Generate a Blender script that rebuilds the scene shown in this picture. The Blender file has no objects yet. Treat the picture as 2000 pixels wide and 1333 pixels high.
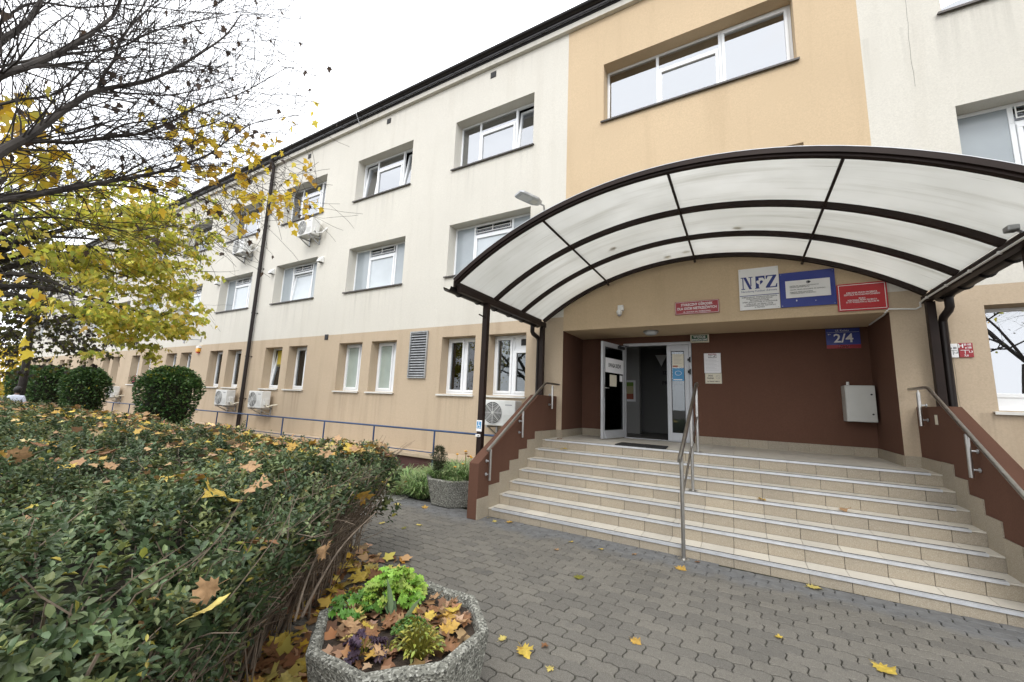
import bpy, bmesh, math, random
import numpy as np
from mathutils import Vector, Matrix
random.seed(7); rng = np.random.default_rng(7)
S = bpy.context.scene
C = S.collection
R = math.radians

# ------------------------------------------------------------------ camera
EYE = 1.68
YAW, PITCH, ROLL, FPX = -0.525514, 0.1513255, 0.03920395, 775.156
def cam_axes():
    f = np.array([math.sin(YAW)*math.cos(PITCH), math.cos(YAW)*math.cos(PITCH), math.sin(PITCH)])
    r = np.cross(f, [0, 0, 1]); r /= np.linalg.norm(r); u = np.cross(r, f)
    return r*math.cos(ROLL)+u*math.sin(ROLL), -r*math.sin(ROLL)+u*math.cos(ROLL), f
AX_R, AX_U, AX_F = cam_axes()
cd = bpy.data.cameras.new('camera'); cam = bpy.data.objects.new('camera', cd); C.objects.link(cam)
m = Matrix.Identity(4)
for i in range(3):
    m[i][0], m[i][1], m[i][2] = AX_R[i], AX_U[i], -AX_F[i]
m[2][3] = EYE
cam.matrix_world = m
cd.sensor_width = 36.0; cd.lens = FPX/2000*36; cd.clip_start = 0.02; cd.clip_end = 2000
S.camera = cam
def ray(px, py):
    d = AX_R*(px-1000)/FPX - AX_U*(py-666.5)/FPX + AX_F
    return d/np.linalg.norm(d)
def at(px, py, dist):                      # a point of the place, seen in this direction at this distance (metres)
    return Vector(np.array([0, 0, EYE]) + ray(px, py)*dist)
def proj(p):
    d = np.asarray(p, float)-np.array([0, 0, EYE]); z = d@AX_F
    return 1000+FPX*(d@AX_R)/z, 666.5-FPX*(d@AX_U)/z, z

# ------------------------------------------------------------------ sky, sun, exposure
W = bpy.data.worlds.new('World'); S.world = W; W.use_nodes = True
nt = W.node_tree; nt.nodes.clear()
out = nt.nodes.new('ShaderNodeOutputWorld'); bg = nt.nodes.new('ShaderNodeBackground')
sky = nt.nodes.new('ShaderNodeTexSky'); sky.sky_type = 'NISHITA'; sky.sun_disc = False
SUN_EL, SUN_AZ = R(48), R(158)             # azimuth measured from +Y towards +X: behind the camera, to its right
sky.sun_elevation = SUN_EL; sky.sun_rotation = SUN_AZ; sky.air_density = 1.2; sky.dust_density = 3.0
tc = nt.nodes.new('ShaderNodeTexCoord'); mp = nt.nodes.new('ShaderNodeMapping'); mp.inputs['Scale'].default_value = (1.3, 1.3, 3.2)
ns = nt.nodes.new('ShaderNodeTexNoise'); ns.inputs['Scale'].default_value = 2.1; ns.inputs['Detail'].default_value = 7
rp = nt.nodes.new('ShaderNodeValToRGB'); rp.color_ramp.elements[0].position = 0.30; rp.color_ramp.elements[1].position = 0.52
rp.color_ramp.elements[0].color = (0.72, 0.72, 0.72, 1); rp.color_ramp.elements[1].color = (1, 1, 1, 1)
mx = nt.nodes.new('ShaderNodeMix'); mx.data_type = 'RGBA'
mx.inputs['B'].default_value = (18.5, 18.9, 19.6, 1)
bg.inputs['Strength'].default_value = 0.1
L = nt.links.new
L(tc.outputs['Generated'], mp.inputs['Vector']); L(mp.outputs['Vector'], ns.inputs['Vector']); L(ns.outputs['Fac'], rp.inputs['Fac'])
L(rp.outputs['Color'], mx.inputs['Factor']); L(sky.outputs['Color'], mx.inputs['A']); L(mx.outputs['Result'], bg.inputs['Color']); L(bg.outputs['Background'], out.inputs['Surface'])
sd = bpy.data.lights.new('sun', 'SUN'); sd.energy = 1.1; sd.angle = R(22); sd.color = (1, 0.96, 0.9)
sun = bpy.data.objects.new('sun', sd); C.objects.link(sun)
sv = Vector((math.sin(SUN_AZ)*math.cos(SUN_EL), math.cos(SUN_AZ)*math.cos(SUN_EL), math.sin(SUN_EL)))
sun.rotation_euler = (-sv).to_track_quat('-Z', 'Y').to_euler(); sun.location = (0, 0, 30)
vs = S.view_settings; vs.view_transform = 'Standard'; vs.look = 'None'; vs.gamma = 1; vs.use_curve_mapping = False
vs.exposure = 0.35
S.cycles.max_bounces = 8; S.cycles.transparent_max_bounces = 12; S.cycles.use_denoising = True

# ------------------------------------------------------------------ materials
def nmat(name):
    mt = bpy.data.materials.new(name); mt.use_nodes = True
    t = mt.node_tree; b = t.nodes['Principled BSDF']
    return mt, t, b
def noise(t, scale, detail=4, rough=0.55, vec=None, stretch=None, coord='Position'):
    n = t.nodes.new('ShaderNodeTexNoise'); n.inputs['Scale'].default_value = scale; n.inputs['Detail'].default_value = detail
    n.inputs['Roughness'].default_value = rough
    if coord == 'Position':
        g = t.nodes.new('ShaderNodeNewGeometry'); o = g.outputs['Position']
    else:
        g = t.nodes.new('ShaderNodeTexCoord'); o = g.outputs[coord]
    if stretch:
        mpp = t.nodes.new('ShaderNodeMapping'); mpp.inputs['Scale'].default_value = stretch; t.links.new(o, mpp.inputs['Vector']); o = mpp.outputs['Vector']
    t.links.new(o, n.inputs['Vector'])
    return n.outputs['Fac']
def ramp(t, fac, p0, p1, c0=(0, 0, 0, 1), c1=(1, 1, 1, 1)):
    r = t.nodes.new('ShaderNodeValToRGB'); e = r.color_ramp.elements
    e[0].position = p0; e[1].position = p1; e[0].color = c0; e[1].color = c1
    t.links.new(fac, r.inputs['Fac']); return r.outputs['Color']
def mixc(t, fac, a, b, blend='MIX'):
    mxn = t.nodes.new('ShaderNodeMix'); mxn.data_type = 'RGBA'; mxn.blend_type = blend
    for s, v in (('Factor', fac), ('A', a), ('B', b)):
        if isinstance(v, (int, float)): mxn.inputs[s].default_value = v
        elif isinstance(v, tuple): mxn.inputs[s].default_value = (v+(1,))[:4]
        else: t.links.new(v, mxn.inputs[s])
    return mxn.outputs['Result']
def bump(t, b, h, strength=0.3, dist=0.01):
    n = t.nodes.new('ShaderNodeBump'); n.inputs['Strength'].default_value = strength; n.inputs['Distance'].default_value = dist
    t.links.new(h, n.inputs['Height']); t.links.new(n.outputs['Normal'], b.inputs['Normal'])
def mat(name, col, rough=0.6, metal=0.0, var=0.0, vscale=6.0, bstr=0.0, bscale=200.0, bdist=0.004, spec=0.5):
    mt, t, b = nmat(name)
    b.inputs['Roughness'].default_value = rough; b.inputs['Metallic'].default_value = metal; b.inputs['Specular IOR Level'].default_value = spec
    if var:
        dark = tuple(c*(1-var) for c in col); lite = tuple(min(1, c*(1+var)) for c in col)
        t.links.new(mixc(t, ramp(t, noise(t, vscale, 6), .3, .7), dark, lite), b.inputs['Base Color'])
    else:
        b.inputs['Base Color'].default_value = (*col, 1)
    if bstr: bump(t, b, noise(t, bscale, 3), bstr, bdist)
    return mt
def stucco(name, col, stain=0.18, streak=(.45, .40, .33), drips=0.0):
    mt, t, b = nmat(name); b.inputs['Roughness'].default_value = 0.92; b.inputs['Specular IOR Level'].default_value = 0.15
    c = mixc(t, ramp(t, noise(t, 0.55, 5), .3, .72), tuple(x*0.93 for x in col), tuple(min(1, x*1.04) for x in col))
    c = mixc(t, ramp(t, noise(t, 55, 3), .35, .75), c, tuple(x*0.86 for x in col))
    c = mixc(t, ramp(t, noise(t, .9, 8, .7), .50, .66), c, tuple(x*0.93 for x in col))
    if drips:
        gp = t.nodes.new('ShaderNodeNewGeometry'); sx = t.nodes.new('ShaderNodeSeparateXYZ'); t.links.new(gp.outputs['Position'], sx.inputs[0])
        def mth(op, a, b=None):
            n_ = t.nodes.new('ShaderNodeMath'); n_.operation = op
            for i_, v_ in enumerate((a, b)):
                if v_ is None: continue
                if isinstance(v_, (int, float)): n_.inputs[i_].default_value = v_
                else: t.links.new(v_, n_.inputs[i_])
            return n_.outputs[0]
        wx_ = mth('LESS_THAN', mth('FRACT', mth('DIVIDE', mth('ADD', sx.outputs['X'], 6.56), 3.99)), .635)
        zr = mth('DIVIDE', mth('MODULO', mth('ADD', sx.outputs['Z'], 1.23), 3.005), 3.005)      # 1 just below each sill line
        fade = ramp(t, zr, .62, .995); sn = ramp(t, noise(t, 1.0, 4, .6, stretch=(8.5, 8.5, .25)), .50, .72)
        dm = mth('MULTIPLY', mth('MULTIPLY', wx_, fade), mth('MULTIPLY', sn, drips))
        c = mixc(t, dm, c, tuple(x*.55 for x in col))
    st = t.nodes.new('ShaderNodeMath'); st.operation = 'MULTIPLY'
    t.links.new(ramp(t, noise(t, 1.0, 6, .6, stretch=(2.6, 2.6, .22)), .52, .82), st.inputs[0])
    st.inputs[1].default_value = stain
    c = mixc(t, st.outputs[0], c, tuple(a*bb for a, bb in zip(col, streak)))
    t.links.new(c, b.inputs['Base Color'])
    bump(t, b, noise(t, 170, 4, .65, stretch=(1, 1, .45)), 0.55, 0.006)
    return mt
MT = {}
MT['white_stucco'] = stucco('white_stucco', (.66, .634, .570), .18, drips=.42)
MT['tan_stucco'] = stucco('tan_stucco', (.60, .464, .308), .22)
MT['beige_stucco'] = stucco('beige_stucco', (.52, .418, .305), .4, drips=.45)
MT['brown_stucco'] = stucco('brown_stucco', (.125, .063, .043), .35, (.6, .6, .6))
MT['plinth'] = stucco('plinth', (.11, .06, .055), .4, (.7, .6, .6))
MT['brown_metal'] = mat('brown_metal', (.021, .012, .0095), .5, 0, .25, 3, .05, 300, spec=.22)
MT['gutter'] = mat('gutter', (.010, .008, .008), .4, spec=.3)
MT['pipe'] = mat('pipe', (.018, .013, .012), .42, 0, .2, 2, spec=.35)
MT['upvc'] = mat('upvc', (.78, .80, .82), .3)
MT['white_paint'] = mat('white_paint', (.75, .75, .73), .45, 0, .06, 8)
MT['sill_dark'] = mat('sill_dark', (.045, .036, .032), .45)
MT['sill_white'] = mat('sill_white', (.62, .61, .57), .4, 0, .12, 5)
MT['steel'] = mat('steel', (.50, .49, .47), .32, 1.0, .12, 14, .04, 500)
MT['alu'] = mat('alu', (.60, .615, .64), .42, .45, .1, 10)
MT['door_alu'] = mat('door_alu', (.42, .43, .45), .45, .2, .05, 4)
MT['black'] = mat('black', (.012, .012, .013), .7, 0, .2, 40, .2, 200)
MT['dark'] = mat('dark', (.02, .02, .021), .6)
MT['blue_paint'] = mat('blue_paint', (.025, .060, .15), .45, 0, .3, 4)
MT['interior'] = mat('interior', (.30, .30, .29), .8)
MT['interior_dark'] = mat('interior_dark', (.16, .16, .155), .8)
MT['interior_floor'] = mat('interior_floor', (.12, .11, .10), .4)
MT['paper'] = mat('paper', (.78, .78, .80), .7)
MT['ink'] = mat('ink', (.03, .03, .035), .7)
MT['grey_ink'] = mat('grey_ink', (.3, .3, .32), .7)
MT['sign_white'] = mat('sign_white', (.80, .80, .80), .3)
MT['sign_blue'] = mat('sign_blue', (.022, .04, .26), .35)
MT['logo_blue'] = mat('logo_blue', (.02, .035, .21), .4)
MT['sign_red'] = mat('sign_red', (.46, .020, .028), .4)
MT['dark_red'] = mat('dark_red', (.30, .012, .02), .4)
MT['sign_green'] = mat('sign_green', (.012, .075, .035), .4)
MT['cream'] = mat('cream', (.66, .62, .50), .6)
MT['cyan'] = mat('cyan', (.05, .25, .48), .5)
MT['poster_green'] = mat('poster_green', (.16, .28, .05), .6)
MT['poster_red'] = mat('poster_red', (.32, .09, .05), .6)
MT['poster_mid'] = mat('poster_mid', (.45, .40, .22), .6)
MT['yellow_plastic'] = mat('yellow_plastic', (.75, .36, .03), .4)
MT['red_plastic'] = mat('red_plastic', (.5, .04, .02), .4)
MT['cabinet'] = mat('cabinet', (.50, .50, .47), .45, .1, .05, 3)
MT['ac_white'] = mat('ac_white', (.68, .68, .66), .45, 0, .08, 5)
MT['ac_dark'] = mat('ac_dark', (.07, .07, .07), .6)
MT['galv'] = mat('galv', (.42, .43, .44), .45, .7, .2, 8)
MT['yellow_blind'] = mat('yellow_blind', (.60, .46, .06), .8)
MT['lens'] = mat('lens', (.55, .58, .60), .2)
MT['soil'] = mat('soil', (.045, .032, .022), .95, 0, .4, 14, .8, 40, .03)
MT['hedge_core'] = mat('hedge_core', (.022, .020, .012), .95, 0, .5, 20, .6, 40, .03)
MT['twig'] = mat('twig', (.20, .155, .115), .85, 0, .35, 9, .3, 150)
MT['twig_dark'] = mat('twig_dark', (.034, .028, .025), .9, 0, .3, 9, .3, 100)
MT['bark'] = mat('bark', (.048, .041, .036), .9, 0, .35, 7, .6, 60, .01)
MT['skin'] = mat('skin', (.12, .065, .045), .5)
MT['hair'] = mat('hair', (.012, .010, .009), .6, 0, .3, 60, .5, 120)
MT['shirt'] = mat('shirt', (.62, .66, .78), .8, 0, .06, 12, .2, 80)
MT['trousers'] = mat('trousers', (.03, .035, .05), .8)

def speckle(name, col, dark, lite, sc=260, rough=.6, amt=.5, spread=.10):
    mt, t, b = nmat(name); b.inputs['Roughness'].default_value = rough; b.inputs['Specular IOR Level'].default_value = .3
    c = mixc(t, ramp(t, noise(t, 1.6, 5), .3, .75), tuple(x*.86 for x in col), tuple(min(1, x*1.06) for x in col))
    v = t.nodes.new('ShaderNodeTexVoronoi'); v.inputs['Scale'].default_value = sc
    g = t.nodes.new('ShaderNodeNewGeometry'); t.links.new(g.outputs['Position'], v.inputs['Vector'])
    s = t.nodes.new('ShaderNodeSeparateColor'); t.links.new(v.outputs['Color'], s.inputs['Color'])
    f1 = ramp(t, s.outputs[0], .70, .74); f2 = ramp(t, s.outputs[1], .76, .80)
    k1 = t.nodes.new('ShaderNodeMath'); k1.operation = 'MULTIPLY'; k1.inputs[1].default_value = amt; t.links.new(f1, k1.inputs[0])
    k2 = t.nodes.new('ShaderNodeMath'); k2.operation = 'MULTIPLY'; k2.inputs[1].default_value = amt; t.links.new(f2, k2.inputs[0])
    c = mixc(t, k1.outputs[0], c, dark); c = mixc(t, k2.outputs[0], c, lite)
    oi = t.nodes.new('ShaderNodeObjectInfo'); gi = t.nodes.new('ShaderNodeNewGeometry'); sm_ = t.nodes.new('ShaderNodeMath'); sm_.operation = 'ADD'; fr_ = t.nodes.new('ShaderNodeMath'); fr_.operation = 'FRACT'
    t.links.new(oi.outputs['Random'], sm_.inputs[0]); t.links.new(gi.outputs['Random Per Island'], sm_.inputs[1]); t.links.new(sm_.outputs[0], fr_.inputs[0])
    c = mixc(t, 1.0, c, ramp(t, fr_.outputs[0], 0, 1, (1-spread, 1-spread, 1-spread, 1), (1.04, 1.03, 1.0, 1)), 'MULTIPLY')
    gr = t.nodes.new('ShaderNodeMath'); gr.operation = 'MULTIPLY'; gr.inputs[1].default_value = .35
    t.links.new(ramp(t, noise(t, 3.2, 7, .65), .55, .8), gr.inputs[0])
    c = mixc(t, gr.outputs[0], c, tuple(x*.5 for x in col))
    t.links.new(c, b.inputs['Base Color'])
    return mt, t, b, v
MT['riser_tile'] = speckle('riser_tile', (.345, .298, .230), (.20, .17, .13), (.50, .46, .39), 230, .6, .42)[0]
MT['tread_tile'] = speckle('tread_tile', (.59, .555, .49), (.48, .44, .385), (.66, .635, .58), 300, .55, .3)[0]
MT['grout'] = mat('grout', (.07, .06, .05), .9)
_m, _t, _b, _v = speckle('concrete_aggregate', (.20, .20, .175), (.05, .05, .045), (.42, .42, .38), 95, .9, .75)
bump(_t, _b, _v.outputs['Distance'], .9, .008); MT['aggregate'] = _m

def paver_mat():
    mt, t, b, v = speckle('paver_concrete', (.160, .150, .132), (.085, .08, .072), (.28, .265, .235), 330, .9, .5, .20)
    bc = b.inputs['Base Color'].links[0].from_socket
    g = t.nodes.new('ShaderNodeNewGeometry'); sp = t.nodes.new('ShaderNodeSeparateXYZ'); t.links.new(g.outputs['Position'], sp.inputs[0])
    # cement slurry left along the foot of the steps, ragged edge
    ad = t.nodes.new('ShaderNodeMath'); ad.operation = 'MULTIPLY_ADD'; t.links.new(noise(t, 2.2, 6, .65), ad.inputs[0]); ad.inputs[1].default_value = .75; t.links.new(sp.outputs['Y'], ad.inputs[2])
    f = ramp(t, ad.outputs[0], 5.12/6, 5.32/6)
    dv = t.nodes.new('ShaderNodeMath'); dv.operation = 'DIVIDE'; dv.inputs[1].default_value = 6; t.links.new(ad.outputs[0], dv.inputs[0])
    f.node.id_data.links.new(dv.outputs[0], f.node.inputs['Fac'])
    k = t.nodes.new('ShaderNodeMath'); k.operation = 'MULTIPLY'; k.inputs[1].default_value = .75; t.links.new(f, k.inputs[0])
    c = mixc(t, k.outputs[0], bc, mixc(t, ramp(t, noise(t, 9, 5), .4, .7), (.115, .118, .122), (.17, .175, .18)))
    # scattered gum spots and oil marks
    n2 = ramp(t, noise(t, 5.5, 3), .66, .72)
    k2 = t.nodes.new('ShaderNodeMath'); k2.operation = 'MULTIPLY'; k2.inputs[1].default_value = .4; t.links.new(n2, k2.inputs[0])
    c = mixc(t, k2.outputs[0], c, (.07, .068, .066))
    t.links.new(c, b.inputs['Base Color'])
    bump(t, b, noise(t, 380, 3), .6, .003)
    return mt
MT['paver'] = paver_mat()
mt, t, b = nmat('joint_sand'); b.inputs['Roughness'].default_value = 1
t.links.new(mixc(t, ramp(t, noise(t, 2.5, 5), .42, .62), (.036, .034, .029), (.040, .047, .024)), b.inputs['Base Color'])
bump(t, b, noise(t, 300, 3), .6, .004); MT['joint'] = mt

def glass(name, ior=1.75, tint=(.72, .76, .76), rough=.0):
    mt, t, b = nmat(name); t.nodes.remove(b)
    fr = t.nodes.new('ShaderNodeFresnel'); fr.inputs['IOR'].default_value = ior
    gl = t.nodes.new('ShaderNodeBsdfGlossy'); gl.inputs['Roughness'].default_value = rough; gl.inputs['Color'].default_value = (.95, .97, 1, 1)
    tr = t.nodes.new('ShaderNodeBsdfTransparent'); tr.inputs['Color'].default_value = (*tint, 1)
    mxs = t.nodes.new('ShaderNodeMixShader'); t.links.new(fr.outputs[0], mxs.inputs[0]); t.links.new(tr.outputs[0], mxs.inputs[1]); t.links.new(gl.outputs[0], mxs.inputs[2])
    t.links.new(mxs.outputs[0], t.nodes['Material Output'].inputs['Surface']); return mt
MT['glass'] = glass('glass'); MT['glass_bright'] = glass('glass_bright', 4.2, (.6, .63, .63))
def frosted(name, col):
    mt, t, b = nmat(name); b.inputs['Base Color'].default_value = (*col, 1); b.inputs['Roughness'].default_value = .18
    b.inputs['IOR'].default_value = 1.6
    t.links.new(mixc(t, ramp(t, noise(t, 1.5, 3), .35, .65), tuple(x*.88 for x in col), col), b.inputs['Base Color']); return mt
MT['frosted'] = frosted('frosted', (.33, .37, .40)); MT['frosted_light'] = frosted('frosted_light', (.52, .57, .61)); MT['frosted_green'] = frosted('frosted_green', (.36, .42, .38))

def polycarb():
    mt, t, b = nmat('polycarbonate'); t.nodes.remove(b)
    f = ramp(t, noise(t, 1.0, 6, .6, stretch=(.55, 9, .55)), .5, .78)
    f2 = ramp(t, noise(t, 1.0, 4, .6, stretch=(1.1, 42, 1.1)), .665, .715)
    c = mixc(t, ramp(t, noise(t, .9, 4), .35, .7), (.70, .70, .675), (.80, .80, .78))
    k = t.nodes.new('ShaderNodeMath'); k.operation = 'MULTIPLY'; k.inputs[1].default_value = .36; t.links.new(f, k.inputs[0])
    c = mixc(t, k.outputs[0], c, (.40, .39, .33))
    k = t.nodes.new('ShaderNodeMath'); k.operation = 'MULTIPLY'; k.inputs[1].default_value = .55; t.links.new(f2, k.inputs[0])
    c = mixc(t, k.outputs[0], c, (.26, .245, .20))
    tl = t.nodes.new('ShaderNodeBsdfTranslucent'); df = t.nodes.new('ShaderNodeBsdfDiffuse'); gl = t.nodes.new('ShaderNodeBsdfGlossy'); gl.inputs['Roughness'].default_value = .25
    t.links.new(c, tl.inputs['Color']); t.links.new(c, df.inputs['Color'])
    a = t.nodes.new('ShaderNodeMixShader'); a.inputs[0].default_value = .22; t.links.new(tl.outputs[0], a.inputs[1]); t.links.new(df.outputs[0], a.inputs[2])
    a2 = t.nodes.new('ShaderNodeMixShader'); a2.inputs[0].default_value = .04; t.links.new(a.outputs[0], a2.inputs[1]); t.links.new(gl.outputs[0], a2.inputs[2])
    t.links.new(a2.outputs[0], t.nodes['Material Output'].inputs['Surface']); return mt
MT['poly'] = polycarb()

def leafmat(name, rough=.45, trans=.3, attr=True, col=(.1, .1, .1), spec=.5):
    mt, t, b = nmat(name); b.inputs['Roughness'].default_value = rough; b.inputs['Specular IOR Level'].default_value = spec
    tl = t.nodes.new('ShaderNodeBsdfTranslucent'); ms = t.nodes.new('ShaderNodeMixShader'); ms.inputs[0].default_value = trans
    if attr:
        a = t.nodes.new('ShaderNodeVertexColor'); a.layer_name = 'Col'; c = a.outputs['Color']
    else:
        c = mixc(t, ramp(t, noise(t, 35, 4), .35, .7), tuple(x*.72 for x in col), tuple(min(1, x*1.12) for x in col))
        c = mixc(t, ramp(t, noise(t, 9, 4), .62, .72), c, (col[0]*.55, col[1]*.42, col[2]*.4))
    t.links.new(c, b.inputs['Base Color']); t.links.new(c, tl.inputs['Color'])
    t.links.new(b.outputs[0], ms.inputs[1]); t.links.new(tl.outputs[0], ms.inputs[2])
    t.links.new(ms.outputs[0], t.nodes['Material Output'].inputs['Surface']); return mt
MT['leaf'] = leafmat('leaf', .42, .2, spec=.45); MT['tree_leaf'] = leafmat('tree_leaf', .5, .58); MT['litter'] = leafmat('litter', .65, .12, spec=.3)
LEAFCOL = dict(yellow=(.58, .42, .075), golden=(.52, .32, .07), brown=(.24, .115, .05), tan=(.44, .27, .14), pale=(.58, .47, .14), green=(.20, .19, .03))
for k_, c_ in LEAFCOL.items(): MT['leaf_'+k_] = leafmat('leaf_'+k_, .55, .15, False, c_, .35)

# ------------------------------------------------------------------ building blocks
INV = {}
def link(o, parent=None):
    C.objects.link(o)
    if parent is not None:
        o.parent = parent
        if parent.name in INV: o.matrix_parent_inverse = INV[parent.name]
    return o
def tag(o, label=None, cat=None, group=None, kind=None):
    if label: o['label'] = label
    if cat: o['category'] = cat
    if group: o['group'] = group
    if kind: o['kind'] = kind
    return o
def thing(name, label, cat, loc=(0, 0, 0), group=None, kind=None):
    o = bpy.data.objects.new(name, None); o.location = loc; o.empty_display_size = .2; C.objects.link(o)
    INV[o.name] = Matrix.Translation(loc).inverted()
    return tag(o, label, cat, group, kind)
class MB:
    def __init__(s): s.v = []; s.f = []; s.m = []
    def poly(s, pts, m=0):
        n = len(s.v); s.v += [tuple(p) for p in pts]; s.f.append(tuple(range(n, n+len(pts)))); s.m.append(m); return s
    def box(s, x0, x1, y0, y1, z0, z1, m=0):
        n = len(s.v)
        s.v += [(x0, y0, z0), (x1, y0, z0), (x1, y1, z0), (x0, y1, z0), (x0, y0, z1), (x1, y0, z1), (x1, y1, z1), (x0, y1, z1)]
        for q in ((0, 3, 2, 1), (4, 5, 6, 7), (0, 1, 5, 4), (1, 2, 6, 5), (2, 3, 7, 6), (3, 0, 4, 7)):
            s.f.append(tuple(n+i for i in q)); s.m.append(m)
        return s
    def extrude(s, pts, vec, m=0):                        # closed prism from a planar outline
        n = len(s.v); k = len(pts); vec = Vector(vec)
        s.v += [tuple(p) for p in pts]+[tuple(Vector(p)+vec) for p in pts]
        s.f.append(tuple(range(n+k-1, n-1, -1))); s.m.append(m); s.f.append(tuple(range(n+k, n+2*k))); s.m.append(m)
        for i in range(k):
            j = (i+1) % k; s.f.append((n+i, n+j, n+k+j, n+k+i)); s.m.append(m)
        return s
    def tube(s, pts, r, n=8, m=0, caps=True):
        pts = [Vector(p) for p in pts]; k = len(pts); rs = r if isinstance(r, (list, tuple)) else [r]*k
        b0 = len(s.v); up = None
        for i, p in enumerate(pts):
            d = (pts[min(i+1, k-1)]-pts[max(i-1, 0)])
            d = d.normalized() if d.length > 1e-9 else Vector((0, 0, 1))
            if up is None: up = d.orthogonal().normalized()
            up = (up-d*up.dot(d)); up = up.normalized() if up.length > 1e-6 else d.orthogonal().normalized()
            w = d.cross(up)
            for j in range(n):
                a = 2*math.pi*j/n; s.v.append(tuple(p+(up*math.cos(a)+w*math.sin(a))*rs[i]))
        for i in range(k-1):
            for j in range(n):
                a = b0+i*n+j; c = b0+i*n+(j+1) % n; s.f.append((a, c, c+n, a+n)); s.m.append(m)
        if caps:
            s.f.append(tuple(b0+j for j in range(n-1, -1, -1))); s.m.append(m)
            s.f.append(tuple(b0+(k-1)*n+j for j in range(n))); s.m.append(m)
        return s
    def lathe(s, prof, c, n=24, m=0):                     # (radius, z) profile about a vertical axis
        b0 = len(s.v); k = len(prof)
        for r_, z in prof:
            for j in range(n): s.v.append((c[0]+r_*math.cos(2*math.pi*j/n), c[1]+r_*math.sin(2*math.pi*j/n), c[2]+z))
        for i in range(k-1):
            for j in range(n):
                a = b0+i*n+j; d = b0+i*n+(j+1) % n; s.f.append((a, d, d+n, a+n)); s.m.append(m)
        s.f.append(tuple(b0+j for j in range(n-1, -1, -1))); s.m.append(m); s.f.append(tuple(b0+(k-1)*n+j for j in range(n))); s.m.append(m)
        return s
    def mesh(s, name, mats, smooth=False):
        me = bpy.data.meshes.new(name); me.from_pydata(s.v, [], s.f)
        for q in (mats if isinstance(mats, (list, tuple)) else [mats]): me.materials.append(MT[q])
        if any(s.m): me.polygons.foreach_set('material_index', s.m)
        if smooth: me.polygons.foreach_set('use_smooth', [True]*len(me.polygons))
        me.update(); return me
    def build(s, name, mats, parent=None, smooth=False, bevel=0, seg=2, xf=None):
        me = s.mesh(name, mats, smooth)
        if xf is not None: me.transform(xf)
        o = bpy.data.objects.new(name, me); link(o, parent)
        if bevel:
            bv = o.modifiers.new('bevel', 'BEVEL'); bv.width = bevel; bv.segments = seg; bv.limit_method = 'ANGLE'
        if smooth and hasattr(me, 'set_sharp_from_angle'): me.set_sharp_from_angle(angle=R(40))
        return o
def text_obj(name, body, size, matname, parent, xf, bold=0.0, align='CENTER', spacing=1.0, squash=1.0):
    cu = bpy.data.curves.new(name, 'FONT'); cu.body = body; cu.size = size; cu.align_x = align; cu.align_y = 'CENTER'; cu.offset = bold; cu.space_character = spacing
    cu.resolution_u = 2; cu.space_line = .95
    tmp = bpy.data.objects.new('tmp', cu); me = bpy.data.meshes.new_from_object(tmp); bpy.data.objects.remove(tmp); bpy.data.curves.remove(cu)
    me.name = name; me.materials.clear(); me.materials.append(MT[matname])
    me.transform(xf @ Matrix.Diagonal((squash, 1, 1, 1)))
    o = bpy.data.objects.new(name, me); return link(o, parent)
def wall_xf(x, y, z): return Matrix.Translation((x, y, z)) @ Matrix.Rotation(R(90), 4, 'X')   # text upright, facing the viewer (-Y)

# many small copies of one outline as one mesh (leaves)
PRIVET = (np.array([(0, 0, 0), (-.5, .34, .10), (-.40, .68, .09), (0, 1, -.06), (.40, .68, .09), (.5, .34, .10)]), [(0, 3, 2, 1), (0, 5, 4, 3)])
_h = [(.06, -.02), (.30, -.12), (.27, .05), (.43, .12), (.30, .20), (.38, .32), (.58, .42), (.44, .50), (.46, .62), (.24, .52), (.20, .62), (.27, .74), (.12, .80)]
MAPLE_OUT = [(0, 0)]+_h+[(0, 1)]+[(-x, y) for x, y in reversed(_h)]
_s = [(.30, -.08), (.25, .10), (.52, .40), (.23, .50), (.20, .70)]
_so = [(0, 0)]+_s+[(0, 1)]+[(-x, y) for x, y in reversed(_s)]
MAPLE_S = (np.array([(0, .3, 0)]+[(x, y, .12*abs(x)-.14*(y-.3)**2) for x, y in _so]), [(0, i, i % len(_so)+1) for i in range(1, len(_so)+1)])
BLADE = (np.array([(-.5, 0, 0), (.5, 0, 0), (-.42, .4, 0), (.42, .4, 0), (-.3, .75, 0), (.3, .75, 0), (0, 1, 0)]), [(0, 1, 3, 2), (2, 3, 5, 4), (4, 5, 6)])
def unit(a): return a/np.maximum(np.linalg.norm(a, axis=1, keepdims=True), 1e-9)
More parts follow.
